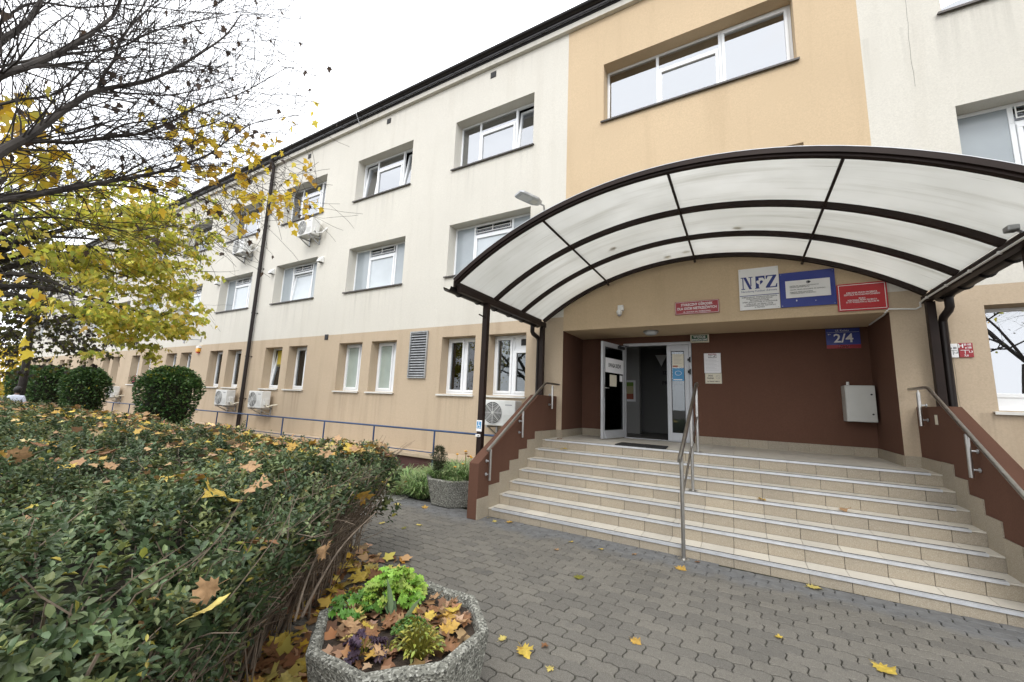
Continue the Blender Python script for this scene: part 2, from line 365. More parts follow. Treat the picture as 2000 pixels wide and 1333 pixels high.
def scatter(name, tmpl, P, D, N, Ln, Wd, col, matname, parent=None, droop=0.0):
    tv, tf = tmpl; P = np.asarray(P, float); n = len(P); D = unit(np.asarray(D, float)); N = np.asarray(N, float)
    X = unit(np.cross(D, N)); Z = np.cross(X, D)
    Ln = np.broadcast_to(Ln, (n,)).astype(float); Wd = np.broadcast_to(Wd, (n,)).astype(float)
    V = P[:, None]+X[:, None]*(tv[None, :, 0, None]*Wd[:, None, None])+D[:, None]*(tv[None, :, 1, None]*Ln[:, None, None])+Z[:, None]*(tv[None, :, 2, None]*Ln[:, None, None])
    if droop: V[:, :, 2] -= (tv[None, :, 1]**2)*Ln[:, None]*np.broadcast_to(droop, (n,))[:, None]
    k = len(tv); sizes = np.array([len(f) for f in tf]); flat = np.concatenate([np.array(f) for f in tf])
    loops = (flat[None]+np.arange(n)[:, None]*k).ravel(); tot = np.tile(sizes, n)
    me = bpy.data.meshes.new(name); me.vertices.add(n*k); me.vertices.foreach_set('co', V.ravel())
    me.loops.add(len(loops)); me.loops.foreach_set('vertex_index', loops.astype(np.int32))
    me.polygons.add(len(tot)); me.polygons.foreach_set('loop_start', np.concatenate([[0], np.cumsum(tot)[:-1]]).astype(np.int32))
    me.update(calc_edges=True)
    ca = me.color_attributes.new('Col', 'FLOAT_COLOR', 'POINT')
    cc = np.ones((n, k, 4)); cc[:, :, :3] = np.asarray(col)[:, None]; ca.data.foreach_set('color', cc.ravel().astype(np.float32))
    me.materials.append(MT[matname]); me.validate()
    o = bpy.data.objects.new(name, me); return link(o, parent)
def pick(cols, n, jit=.18):
    cols = np.array(cols); c = cols[rng.integers(0, len(cols), n)]
    return np.clip(c*(1+rng.normal(0, jit, (n, 1)))*(1+rng.normal(0, .06, (n, 3))), .004, .9)

# ================================================================== THE SETTING
FY = 7.7          # face of the facade
GY = 7.98         # face of the window frames
g = MB().poly([(-400, -300, -.03), (300, -300, -.03), (300, 400, -.03), (-400, 400, -.03)]).build('ground', 'soil'); tag(g, 'dark soil ground around the paving', None, None, 'structure')
LP, WP = .2185, .114
def paver_outline(gap=.0040):
    def gx(x):                                   # shared zigzag of the long sides, period L/2
        u = (x/(LP/2)) % 1.0
        return .0105*(1-4*abs(u-.5))
    def clampg(x): return max(-.0068, min(.0068, gx(x)))
    ex = lambda v: .0085*math.sin(2*math.pi*v)   # S-shaped ends
    pts = []; nx = 8
    for i in range(nx): x = -LP/2+LP*i/nx; pts.append((x+gap if i == 0 else x, -WP/2+gap+clampg(x)))
    for i in range(4):
        v = -.5+i/4; pts.append((LP/2-gap+ex(v), WP*v+(gap if i == 0 else 0)+clampg(LP/2)))
    for i in range(nx): x = LP/2-LP*i/nx; pts.append((x-(gap if i == 0 else 0), WP/2-gap+clampg(x)))
    for i in range(4):
        v = .5-i/4; pts.append((-LP/2+gap+ex(v), WP*v-(gap if i == 0 else 0)+clampg(-LP/2)))
    q = []
    for p in pts:
        if not q or (abs(p[0]-q[-1][0])+abs(p[1]-q[-1][1])) > 1e-4: q.append(p)
    return q
PO = paver_outline()
_n = len(PO); _cx = sum(p[0] for p in PO)/_n; _cy = sum(p[1] for p in PO)/_n
PV = [(x, y, -.03) for x, y in PO]+[(x, y, -.004) for x, y in PO]+[(x*(1-.004/.1), y*(1-.0045/.05), 0) for x, y in PO]
PF = [tuple(range(2*_n, 3*_n))]+[(k*_n+i, k*_n+(i+1) % _n, (k+1)*_n+(i+1) % _n, (k+1)*_n+i) for k in range(2) for i in range(_n)]
pm = bpy.data.meshes.new('paver'); pm.from_pydata(PV, [], PF); pm.materials.append(MT['paver']); pm.update()
pave = MB().poly([(-9.5, -4, -.014), (9, -4, -.014), (9, 5.62, -.014), (-9.5, 5.62, -.014)]).build('pavement', 'joint'); tag(pave, 'grey interlocking block paving in front of the steps', None, None, 'structure')
ROT = .03; cr, sr = math.cos(ROT), math.sin(ROT)
cells = []
for j in range(-60, 70):
    for i in range(-55, 50):
        x = -.667-LP/2+i*LP+(LP/2 if j % 2 else 0); y = j*WP
        wx = cr*x-sr*y; wy = sr*x+cr*y+3.17+.02
        if wy > 5.235 and -3.62 < wx < 2.45: continue
        if wy > 5.32 or wy < -.6 or wx < -7.2 or wx > 6.5: continue
        if wy > 5.17 and wx < -4.9: continue
        px, py, pz = proj((wx, wy, 0))
        vis = pz > .3 and -60 < px < 2060 and py < 1390
        hid = (px < 520 and py > 1000) or px < 560
        cells.append((math.hypot(wx, wy) if vis and not hid else 99+math.hypot(wx, wy), wx, wy))
cells.sort()
V = []; Fc = []
for k, (d, x, y) in enumerate(cells):
    tx, ty = random.gauss(0, .004), random.gauss(0, .006); dz = random.gauss(0, .0014)
    Mx = Matrix.Translation((x, y, dz)) @ Matrix.Rotation(ROT+random.gauss(0, .006), 4, 'Z') @ Matrix.Rotation(tx, 4, 'Y') @ Matrix.Rotation(ty, 4, 'X')
    if k < 300:
        o = bpy.data.objects.new('paver', pm); o.matrix_world = Mx; C.objects.link(o); o.parent = pave
    else:
        b0 = len(V); V += [tuple(Mx @ Vector(p)) for p in PV]; Fc += [tuple(b0+i for i in f) for f in PF]
me = bpy.data.meshes.new('paver_field'); me.from_pydata(V, [], Fc); me.materials.append(MT['paver']); me.update()
o = bpy.data.objects.new('paver_field', me); link(o, pave); o['kind'] = 'stuff'

# ------------------------------------------------------------------ the building
BX0, BX1, BT = -46.9, 10.5, 10.43
bld = thing('hospital_building', 'long three-storey plastered building with white and tan facade and rows of windows', 'building', (-18, FY, 0))
ROWS = {1: (1.81, 3.22), 2: (4.82, 6.22), 3: (7.82, 9.22)}
opens = []
bays = [(-4.10-3.99*k-2.41, -4.10-3.99*k) for k in range(11)]
for k, (a, b_) in enumerate(bays):
    opens += [(a, b_, *ROWS[3]), (a, b_, *ROWS[2]), (a, a+1.03, *ROWS[1]), (b_-1.0, b_, *ROWS[1])]
for a, b_ in ((-2.37, 1.09),): opens += [(a, b_, *ROWS[3]), (a, b_, *ROWS[2])]
for a in (2.9, 6.9):
    opens += [(a, a+2.41, *ROWS[3]), (a, a+2.41, *ROWS[2]), (a, a+1.03, *ROWS[1]), (a+1.41, a+2.41, *ROWS[1])]
DOOR = (-3.22, 1.94, 0.0, 3.20)
opens_all = opens+[DOOR]
LZ = .997                                                   # level of the landing
def wallmat(x, z):
    if -3.22 < x < 1.94: return 1
    return 2 if z < 3.5 else 0
xs = sorted({BX0, BX1, -3.22, 1.94, *[v for o_ in opens_all for v in o_[:2]]}); zs = sorted({0.0, 3.5, BT, *[v for o_ in opens_all for v in o_[2:]]})
w = MB()
for i in range(len(xs)-1):
    for j in range(len(zs)-1):
        x, z = (xs[i]+xs[i+1])/2, (zs[j]+zs[j+1])/2
        if any(o_[0] < x < o_[1] and o_[2] < z < o_[3] for o_ in opens_all): continue
        w.poly([(xs[i], FY, zs[j]), (xs[i+1], FY, zs[j]), (xs[i+1], FY, zs[j+1]), (xs[i], FY, zs[j+1])], wallmat(x, z))
for x0, x1, z0, z1 in opens:
    mi = wallmat((x0+x1)/2, (z0+z1)/2); y1 = GY+.12
    w.poly([(x0, FY, z0), (x0, FY, z1), (x0, y1, z1), (x0, y1, z0)], mi); w.poly([(x1, FY, z1), (x1, FY, z0), (x1, y1, z0), (x1, y1, z1)], mi)
    w.poly([(x0, FY, z1), (x1, FY, z1), (x1, y1, z1), (x0, y1, z1)], mi); w.poly([(x0, FY, z0-.0), (x0, y1, z0), (x1, y1, z0), (x1, FY, z0)], mi)
w.build('facade_wall', ['white_stucco', 'tan_stucco', 'beige_stucco'], bld)
# body behind the facade: ends, rear, roof, storey slabs, rear wall of the rooms
w = MB(); YB = 13.6
w.poly([(BX0, FY, 0), (BX0, FY, 10.6), (BX0, YB, 10.6), (BX0, YB, 0)]); w.poly([(BX1, FY, 0), (BX1, YB, 0), (BX1, YB, 10.6), (BX1, FY, 10.6)]); w.poly([(BX0, YB, 0), (BX0, YB, 10.6), (BX1, YB, 10.6), (BX1, YB, 0)])
w.build('end_wall', 'white_stucco', bld)
MB().box(BX0-.1, BX1+.1, FY-.1, YB+.1, 10.60, 10.78).build('roof', 'gutter', bld)
w = MB()
for z in (1.0, 4.0, 7.05): 
    for xa, xb in ((BX0+.02, -3.26), (1.98, BX1-.02)) if z < 2 else ((BX0+.02, BX1-.02),): w.box(xa, xb, GY+.14, YB-.05, z-.15, z)
w.build('storey_slab', 'interior_floor', bld)
w = MB()
w.poly([(BX0+.02, 11.6, 0), (BX1-.02, 11.6, 0), (BX1-.02, 11.6, 10.58), (BX0+.02, 11.6, 10.58)])
for x in (-6.9, -11, -15, -19, -23, -27, -31, -35, -39, 2.2, 6.3):
    for z0, z1 in ((1.0, 3.84), (4.0, 6.89), (7.05, 10.5)): w.box(x-.06, x+.06, GY+.16, 11.58, z0, z1)
w.build('room_wall', 'interior', bld)
# entrance recess
RY = 8.9
w = MB()
w.poly([(-3.22, FY, 0), (-3.22, FY, 3.2), (-3.22, RY, 3.2), (-3.22, RY, 0)]); w.poly([(1.94, FY, 0), (1.94, RY, 0), (1.94, RY, 3.2), (1.94, FY, 3.2)])
DX0, DX1, DZ1 = -2.26, -.86, 3.06
w.poly([(-3.22, RY, 0), (-3.22, RY, 3.2), (DX0, RY, 3.2), (DX0, RY, 0)][::-1]); w.poly([(DX1, RY, 0), (1.94, RY, 0), (1.94, RY, 3.2), (DX1, RY, 3.2)]); w.poly([(DX0, RY, DZ1), (DX1, RY, DZ1), (DX1, RY, 3.2), (DX0, RY, 3.2)])
w.build('recess_wall', 'brown_stucco', bld)
MB().poly([(-3.22, FY, 3.2), (-3.22, RY, 3.2), (1.94, RY, 3.2), (1.94, FY, 3.2)]).build('recess_soffit', 'tan_stucco', bld)
# vestibule behind the door
w = MB()
w.poly([(-3.3, RY+.12, LZ), (1.0, RY+.12, LZ), (1.0, 13.5, LZ), (-3.3, 13.5, LZ)], 2)
w.poly([(-3.3, RY+.12, 3.3), (-3.3, 13.5, 3.3), (1.0, 13.5, 3.3), (1.0, RY+.12, 3.3)], 0)
w.poly([(-3.3, RY+.12, LZ), (-3.3, 13.5, LZ), (-3.3, 13.5, 3.3), (-3.3, RY+.12, 3.3)], 0); w.poly([(.6, RY+.12, LZ), (.6, RY+.12, 3.3), (.6, 13.5, 3.3), (.6, 13.5, LZ)], 1)
w.box(-3.28, -2.28, 10.6, 10.8, LZ, 3.29, 0)
w.poly([(-3.3, 11.55, LZ), (1.0, 11.55, LZ), (1.0, 11.55, 3.3), (-3.3, 11.55, 3.3)], 1)
w.build('vestibule', ['interior', 'interior_dark', 'interior_floor'], bld)
# cornice and gutter
MB().box(BX0-.05, BX1+.05, FY-.10, FY+.05, 10.43, 10.565).build('cornice', 'white_stucco', bld)
MB().box(BX0-.06, BX1+.06, FY-.115, FY+.05, 10.567, 10.636).box(BX0-.06, BX1+.06, FY-.13, FY, 10.64, 10.655, 1).build('drip_edge', ['gutter', 'galv'], bld)
gu = MB(); prof = [(.085*math.cos(a), .085*math.sin(a)) for a in [math.pi+i*math.pi/10 for i in range(11)]]
outl = [(BX0-.06, FY-.215+y, 10.755+z) for y, z in prof]+[(BX0-.06, FY-.215+y*.86, 10.755+z*.86) for y, z in reversed(prof)]
gu.extrude(outl, (BX1-BX0+.12, 0, 0)); go = gu.build('roof_gutter', 'gutter', bld)
for k in range(60):
    x = BX0+.4+k*.95
    if x < 3 and x > -32:
        q = MB().tube([(x, FY-.215+.092*math.cos(a), 10.757+.092*math.sin(a)) for a in [math.pi+i*math.pi/8 for i in range(9)]], .008, 5); q.build('gutter_bracket', 'gutter', go)
MB().tube([(-10.44, FY-.02, 10.36), (-10.44, FY-.125, 10.40), (-10.44, FY-.32, 10.70), (-10.44, FY-.30, 10.86), (-10.3, FY-.1, 11.1)], .012, 6).build('lightning_wire', 'galv', bld)
# rainwater pipe
dp = MB().tube([(-15.42, FY-.21, 10.66), (-15.42, FY-.21, 10.52), (-15.42, FY-.10, 10.36), (-15.42, FY-.10, .30)], .062, 12).build('downpipe', 'pipe', bld, True)
for z in (9.6, 7.9, 6.2, 4.5, 2.9, 1.4):
    MB().tube([(-15.42, FY-.10, z), (-15.42, FY-.10, z+.05)], .072, 12).box(-15.36, -15.29, FY-.03, FY+.01, z+.01, z+.04).build('pipe_clamp', 'pipe', dp)
# air bricks
for x, z in ((-5.35, 10.22), (-9.23, 10.22), (-13.28, 10.22), (-17.2, 10.22), (-11.15, 3.44)):
    q = MB().box(x-.085, x+.085, FY-.012, FY+.01, z-.085, z+.085); vo = q.build('air_vent', 'pipe', bld)
    MB().box(x-.06, x-.01, FY-.016, FY-.011, z-.06, z+.06).box(x+.01, x+.06, FY-.016, FY-.011, z-.06, z+.06).build('slot', 'dark', vo)
# big louvre
lx0, lx1, lz0, lz1 = -7.57, -6.96, 2.18, 3.41
lo = MB().box(lx0, lx0+.035, FY-.05, FY+.02, lz0, lz1).box(lx1-.035, lx1, FY-.05, FY+.02, lz0, lz1).box(lx0+.035, lx1-.035, FY-.05, FY+.02, lz1-.035, lz1).box(lx0+.035, lx1-.035, FY-.05, FY+.02, lz0, lz0+.035).box(lx0+.03, lx1-.03, FY-.004, FY+.01, lz0+.03, lz1-.03, 1).build('louvre_vent', ['galv', 'dark'], bld)
sm = MB().extrude([(0, -.048, -.012), (0, -.044, -.014), (0, -.008, .030), (0, -.012, .032)], (lx1-lx0-.08, 0, 0)).mesh('slat', 'galv')
for k in range(17):
    o = bpy.data.objects.new('slat', sm); o.location = (lx0+.04, FY, lz0+.07+k*(lz1-lz0-.13)/16); link(o, lo)

# ------------------------------------------------------------------ windows
def ring(mb, x0, x1, z0, z1, y0, y1, t, m=0):
    mb.box(x0, x1, y0, y1, z0, z0+t, m).box(x0, x1, y0, y1, z1-t, z1, m).box(x0, x0+t, y0, y1, z0+t, z1-t, m).box(x1-t, x1, y0, y1, z0+t, z1-t, m)
def window(x0, x1, z0, z1, lights, sillmat='sill_dark', blind=None, tname='window'):
    """lights: (xa, xb, za, zb, kind, tilt) in fractions of the opening"""
    f = MB(); ring(f, x0+.002, x1-.002, z0+.002, z1-.002, GY, GY+.075, .05); fx0, fx1, fz0, fz1 = x0+.05, x1-.05, z0+.05, z1-.05
    wdt, hgt = fx1-fx0, fz1-fz0; cuts = set(); kids = []
    for (a, b, c, d, kind, tilt) in lights:
        xa, xb, za, zb = fx0+a*wdt, fx0+b*wdt, fz0+c*hgt, fz0+d*hgt
        if a > 0: cuts.add((round(xa, 4), round(za, 4), round(zb, 4), 'v'))
        if c > 0: cuts.add((round(xa, 4), round(xb, 4), round(za, 4), 'h'))
        kids.append((xa, xb, za, zb, kind, tilt))
    for c_ in cuts:
        if c_[3] == 'v': f.box(c_[0]-.028, c_[0]+.028, GY+.004, GY+.07, c_[1], c_[2])
        else: f.box(c_[0]+.03, c_[1]-.03, GY+.007, GY+.066, c_[2]-.028, c_[2]+.028)
    fo = f.build(tname, 'upvc', bld, bevel=.006)
    for xa, xb, za, zb, kind, tilt in kids:
        il, ir = xa+(.028 if xa > fx0+.01 else 0), xb-(.028 if xb < fx1-.01 else 0); ib, it = za+(.028 if za > fz0+.01 else 0), zb-(.028 if zb < fz1-.01 else 0)
        T = None
        if tilt: T = Matrix.Translation(((il+ir)/2, GY+.03, ib)) @ Matrix.Rotation(-R(tilt), 4, 'X') @ Matrix.Translation((-(il+ir)/2, -GY-.03, -ib))
        fixed = kind in ('fixed', 'frost', 'grille', 'panel')
        if kind == 'panel':
            MB().box(il, ir, GY+.02, GY+.05, ib, it).box(il+.4*(ir-il), ir-.05, GY+.012, GY+.021, ib+.06, it-.05, 1).build('panel', ['upvc', 'dark'], fo); continue
        tk = .055
        if not fixed:
            s_ = MB(); ring(s_, il+.003, ir-.003, ib+.003, it-.003, GY-.018, GY+.045, tk); s_.build('sash', 'upvc', fo, bevel=.005, xf=T)
            il, ir, ib, it = il+tk, ir-tk, ib+tk, it-tk
        gm = {'fixed': 'glass_bright', 'sash': 'glass_bright', 'frost': 'frosted', 'frostsash': 'frosted_light', 'green': 'frosted_green', 'dark': 'glass', 'darkfix': 'glass', 'grille': 'glass'}[kind]
        MB().box(il-.004, ir+.004, GY+.02, GY+.03, ib-.004, it+.004).build('pane', gm, fo, xf=T)
        if kind == 'grille':
            gr = MB()
            for fz in (.12, .5, .88): gr.tube([(il+.01, GY-.03, ib+fz*(it-ib)), (ir-.01, GY-.03, ib+fz*(it-ib))], .008, 6)
            for fx in (.0, .5, 1): gr.tube([(il+.01+fx*(ir-il-.02), GY-.03, ib+.02), (il+.01+fx*(ir-il-.02), GY-.03, it-.02)], .008, 6)
            gr.build('grille', 'white_paint', fo)
            MB().box(il, ir, GY+.036, GY+.06, ib, it).build('vent_board', 'interior_dark', fo)
        if kind in ('frost', 'frostsash'): pass
    if blind:
        MB().box(x0+.08, x1-.08, GY+.12, GY+.125, z0+blind[0]*(z1-z0), z1-.06).build('blind', blind[1], fo)
    MB().extrude([(x0-.055, FY-.055, z0-.016), (x0-.055, FY-.055, z0-.052), (x0-.055, FY-.04, z0-.052), (x0-.055, FY-.04, z0-.028), (x0-.055, GY+.01, z0-.008), (x0-.055, GY+.01, z0+.006)], (x1-x0+.09, 0, 0)).build('sill', sillmat, fo)
    return fo
def three(top, side, mid, t=(0, 0, 0), tr=.76): return [(0, .255, 0, 1, side, t[0]), (.255, .745, 0, tr, mid, t[1]), (.255, .745, tr, 1, top, 0), (.745, 1, 0, 1, side, t[2])]
for k, (a, b_) in enumerate(bays):
    if k > 7: lay3 = lay2 = [(0, .5, 0, 1, 'fixed', 0), (.5, 1, 0, 1, 'fixed', 0)]; lay2 = [(0, .5, 0, 1, 'frost', 0), (.5, 1, 0, 1, 'frost', 0)]
    else:
        lay3 = three('fixed', 'sash', 'sash', {0: (0, 0, 7), 1: (6, 0, 8)}.get(k, (0, 0, 0))); lay2 = three('grille', 'frost', 'frostsash', (0, 6, 0) if k == 2 else (0, 0, 0), .80)
        lay3[0] = (0, .255, 0, 1, 'sash' if k == 1 else 'fixed', lay3[0][5])
    window(a, b_, *ROWS[3], lay3); window(a, b_, *ROWS[2], lay2)
    x1a, x2a = a+1.03, b_-1.0
    if k == 0:
        window(a, x1a, *ROWS[1], [(0, .53, 0, 1, 'dark', 0), (.53, 1, 0, 1, 'dark', 0)], 'sill_white')
        window(x2a, b_, *ROWS[1], [(0, .53, 0, 1, 'dark', 0), (.53, 1, 0, .78, 'dark', 0), (.53, 1, .78, 1, 'panel', 0)], 'sill_white')
    elif k == 1:
        for u, v in ((a, x1a), (x2a, b_)): window(u, v, *ROWS[1], [(0, .66, 0, 1, 'green', 0), (.66, 1, 0, 1, 'green', 0)], 'sill_white')
    else:
        window(a, x1a, *ROWS[1], [(0, .62, 0, 1, 'dark', 7 if k == 2 else 0), (.62, 1, 0, 1, 'darkfix', 0)], 'sill_white', (.12, 'yellow_blind') if k == 2 else None)
        window(x2a, b_, *ROWS[1], [(0, .62, 0, 1, 'dark', 0), (.62, 1, 0, 1, 'darkfix', 0)], 'sill_white', (.42, 'yellow_blind') if k == 2 else None)
big = [(0, .31, 0, 1, 'fixed', 0), (.31, .665, 0, .74, 'sash', 0), (.31, .665, .74, 1, 'fixed', 0), (.665, 1, 0, .88, 'fixed', 0), (.665, 1, .88, 1, 'grille', 0)]
window(-2.37, 1.09, *ROWS[3], big[:3]+[(.665, 1, 0, 1, 'sash', 0)]); window(-2.37, 1.09, *ROWS[2], [(0, .31, 0, 1, 'frost', 0), (.31, .665, 0, 1, 'frostsash', 0), (.665, 1, 0, 1, 'frost', 0)])
for a in (2.9, 6.9):
    window(a, a+2.41, *ROWS[3], three('fixed', 'fixed', 'sash')); window(a, a+2.41, *ROWS[2], three('grille', 'frost', 'frostsash', tr=.80))
    window(a, a+1.03, *ROWS[1], [(0, 1, .12, 1, 'fixed', 0), (0, 1, 0, .12, 'panel', 0)], 'sill_white'); window(a+1.41, a+2.41, *ROWS[1], [(0, 1, 0, 1, 'sash', 0)], 'sill_white')
for (xc, za, zb) in ((2.50, 9.9, 6.7), (2.50, 5.6, 1.2)):                  # hairline cracks in the plaster right of the entrance
    pts = []; xk = xc
    for i in range(27): pts.append((xk, FY-.001, za+(zb-za)*i/26)); xk += random.gauss(0, .006)
    MB().tube(pts, .0015, 4).build('wall_crack', 'dark', bld)
# ------------------------------------------------------------------ door
fr = MB(); FD0, FD1 = DX0+.004, DX1-.004
fr.box(FD0, FD0+.05, RY-.02, RY+.06, LZ+.002, DZ1-.003).box(FD1-.05, FD1, RY-.02, RY+.06, LZ+.002, DZ1-.003).box(FD0+.05, FD1-.05, RY-.02, RY+.06, DZ1-.065, DZ1-.003)
fr.box(FD0+.05, FD1-.05, RY-.01, RY+.1, LZ+.002, LZ+.018)
fro = fr.build('door_frame', 'door_alu', bld, bevel=.004)
def leaf(x0, x1, z0, z1, st, top, bot, xf=None, name='door'):
    q = MB().box(x0, x0+st, -.025, .025, z0, z1).box(x1-st, x1, -.025, .025, z0, z1).box(x0+st, x1-st, -.025, .025, z1-top, z1).box(x0+st, x1-st, -.025, .025, z0, z0+bot)
    d = q.build(name, 'door_alu', bld, bevel=.004, xf=xf)
    MB().box(x0+st-.003, x1-st+.003, -.008, .004, z0+bot-.003, z1-top+.003).build('pane', 'glass', d, xf=xf)
    e = .012
    q = MB(); ring(q, x0+st, x1-st, z0+bot, z1-top, -.012, .010, e); q.build('gasket', 'black', d, xf=xf)
    return d
# right-hand narrow leaf, shut
T2 = Matrix.Translation((0, RY+.01, 0))
d2 = leaf(-1.345, FD1-.053, LZ+.02, DZ1-.068, .085, .13, .16, T2)
for z in (2.62, 2.37): MB().tube([(FD1-.03, RY-.035, z), (FD1-.03, RY-.035, z+.11)], .016, 8).box(FD1-.075, FD1-.03, RY-.036, RY-.021, z+.03, z+.08).build('hinge', 'dark', d2)
# big leaf swung outwards to the left; local x runs from free edge (0) to hinge (.94)
hinge = Vector((FD0+.02, RY-.045, 0)); LW = .93; ang = math.atan2(.91, .225)
T1 = Matrix.Translation(hinge) @ Matrix.Rotation(ang, 4, 'Z') @ Matrix.Translation((-LW, 0, 0))
d1 = leaf(0, LW, LZ+.02, DZ1-.068, .085, .10, .16, T1)
MB().tube([(.045, -.03, 2.03), (.045, -.075, 2.03), (.16, -.075, 2.03)], .010, 8).box(.03, .06, -.03, -.025, 1.85, 2.1).build('handle', 'steel', d1, xf=T1)
MB().tube([(.05, -.03, LZ+.17), (.10, -.05, LZ+.02)], .009, 6).build('door_stay', 'alu', d1, xf=T1)
MB().box(.60, .85, -.07, -.027, 2.90, 2.96).tube([(.62, -.05, 2.97), (.85, -.16, 2.985), (.93, -.03, 2.985)], .008, 6).build('door_closer', 'dark', d1, xf=T1)

# ------------------------------------------------------------------ entrance steps
SX0, SX1, SY0, TR, RI, R1 = -3.335, 2.113, 5.235, .300, .1475, .112
def nz(k): return R1+RI*(k-1)
def ny(k): return SY0+TR*(k-1)
st = thing('entrance_stairs', 'broad flight of seven beige tiled steps between brown plastered side walls', 'stairs', (-.6, 5.2, 0))
q = MB()
for k in range(1, 8):
    y1 = ny(k+1) if k < 7 else FY
    q.box(SX0+.004, SX1-.004, ny(k)+.012, (y1+.012) if k < 7 else FY-.003, -.05 if k == 1 else nz(k-1)-.02, nz(k)-.012)
q.box(DOOR[0]+.005, DOOR[1]-.005, FY-.003, RY-.003, .0, nz(7)-.012)
q.build('stair_core', 'grout', st)
J0, JW = -1.145, .3325
joints = [SX0+.004]+[J0+JW*n for n in range(-7, 11) if SX0+.08 < J0+JW*n < SX1-.08]+[SX1-.004]
for k in range(1, 8):
    for a, b_ in zip(joints, joints[1:]):
        j = random.gauss(0, .0007)
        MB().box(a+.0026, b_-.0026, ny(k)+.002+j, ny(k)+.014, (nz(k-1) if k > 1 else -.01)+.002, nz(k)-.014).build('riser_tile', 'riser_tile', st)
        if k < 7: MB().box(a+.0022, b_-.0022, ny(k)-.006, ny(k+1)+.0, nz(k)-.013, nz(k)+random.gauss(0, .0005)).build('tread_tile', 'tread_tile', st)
    xr = SX1-.12
    no = MB().extrude([(SX0+.07, ny(k)-.012, nz(k)+.0045), (SX0+.07, ny(k)-.012, nz(k)-.022), (SX0+.07, ny(k)-.007, nz(k)-.022), (SX0+.07, ny(k)-.007, nz(k)+.001), (SX0+.07, ny(k)+.040, nz(k)+.001), (SX0+.07, ny(k)+.040, nz(k)+.0045)], (xr-SX0-.07, 0, 0)).build('nosing', 'alu', st)
    MB().box(SX0+.075, xr-.005, ny(k)+.034, ny(k)+.046, nz(k)+.001, nz(k)+.0075).build('grip_strip', 'black', no)
rows = [ny(7)-.006, ny(7)+.33, FY, FY+.333, FY+.666, FY+1.0, RY-.014]
for a0, a1 in zip(rows, rows[1:]):
    xa, xb = (SX0+.004, SX1-.004) if a1 <= FY+.001 else (DOOR[0]+.014, DOOR[1]-.014)
    jj = [xa]+[x for x in joints if xa+.06 < x < xb-.06]+[xb]
    for a, b_ in zip(jj, jj[1:]): MB().box(a+.0016, b_-.0016, a0+.0016, a1-.0016, LZ-.013, LZ+random.gauss(0, .0004)).build('floor_tile', 'tread_tile', st)
# skirting tiles of the recess
def skirt(p0, p1, n, nx, ny_):
    for i in range(n):
        a = Vector(p0).lerp(Vector(p1), i/n); b = Vector(p0).lerp(Vector(p1), (i+1)/n); d = (b-a).normalized()*.0015; o2 = Vector((nx, ny_, 0))*.012
        MB().extrude([tuple(a+d), tuple(b-d), tuple(b-d+o2), tuple(a+d+o2)], (0, 0, .150)).build('skirting_tile', 'riser_tile', st)
skirt((-3.218, FY, LZ), (-3.218, RY-.002, LZ), 4, 1, 0); skirt((1.938, RY-.002, LZ), (1.938, FY, LZ), 4, -1, 0)
skirt((DX0-.02, RY-.002, LZ), (-3.2, RY-.002, LZ), 3, 0, -1); skirt((1.92, RY-.002, LZ), (DX1+.02, RY-.002, LZ), 9, 0, -1)
skirt((SX0+.002, ny(7)+.01, LZ), (SX0+.002, FY-.002, LZ), 2, 1, 0); skirt((SX1-.002, FY-.002, LZ), (SX1-.002, ny(7)+.01, LZ), 2, -1, 0)
skirt((SX0+.01, FY-.002, LZ), (-3.22, FY-.002, LZ), 1, 0, -1); skirt((1.94, FY-.002, LZ), (SX1-.01, FY-.002, LZ), 1, 0, -1)
for x, n_ in ((SX0+.001, 1), (SX1-.001, -1)):      # stepped stringer tiles along both walls
    for k in range(1, 8):
        y0 = ny(k)-.312; z0 = -.01 if k == 1 else nz(k-1)-.015
        MB().box(min(x, x+.013*n_), max(x, x+.013*n_), y0+.001, y0+TR-.001+(.012 if k == 7 else 0), z0, nz(k)+(.172 if k < 7 else .155)).build('stringer_tile', 'riser_tile', st)
def side_wall(x0, x1):
    pr = [(4.93, 0), (4.93, .775), (6.83, 1.825), (FY-.002, 1.825), (FY-.002, 0)]
    return MB().extrude([(x0, y, z) for y, z in pr], (x1-x0, 0, 0)).build('side_wall', 'brown_stucco', st, bevel=.008)
side_wall(SX0-.165, SX0); side_wall(SX1, SX1+.165)

# handrails on the side walls
def side_rail(x, s, label):
    r_ = thing('handrail', label, 'handrail', (x, 5.1, 0), 'steel handrails of the steps')
    pts = [(x, 5.03, .955), (x, 6.93, 2.035), (x, 6.99, 2.055), (x, 7.07, 2.062), (x, 7.62, 2.062)]
    MB().tube(pts, .0215, 14).build('rail', 'steel', r_, True)
    for y, zt in ((5.12, .985), (6.10, 1.545), (7.30, 2.03)):
        zb = zt-.46
        p_ = MB().tube([(x, y, zb), (x, y, zt-.02)], .0205, 12).tube([(x, y, zt-.02), (x, y, zt+.02)], .008, 8).build('stanchion', 'steel', r_, True)
        for dz in (.08, .27):
            MB().tube([(x+s*.012, y, zb+dz), (x+s*.075, y, zb+dz)], .010, 8).tube([(x+s*.060, y, zb+dz), (x+s*.068, y, zb+dz)], .024, 12).build('bolt', 'galv', p_, True)
    return r_
side_rail(SX0+.075, -1, 'steel handrail bolted to the stair wall nearest the plant boxes'); side_rail(SX1-.075, 1, 'steel handrail bolted to the stair wall below the fire hydrant plates')
cr_ = thing('centre_handrail', 'freestanding steel handrail running up the middle of the steps', 'handrail', (-.64, 5.14, 0), 'steel handrails of the steps')
X = -.64
sl = (2.07-1.10)/(7.2-5.0)
rz = lambda y: 1.10+sl*(y-5.0)
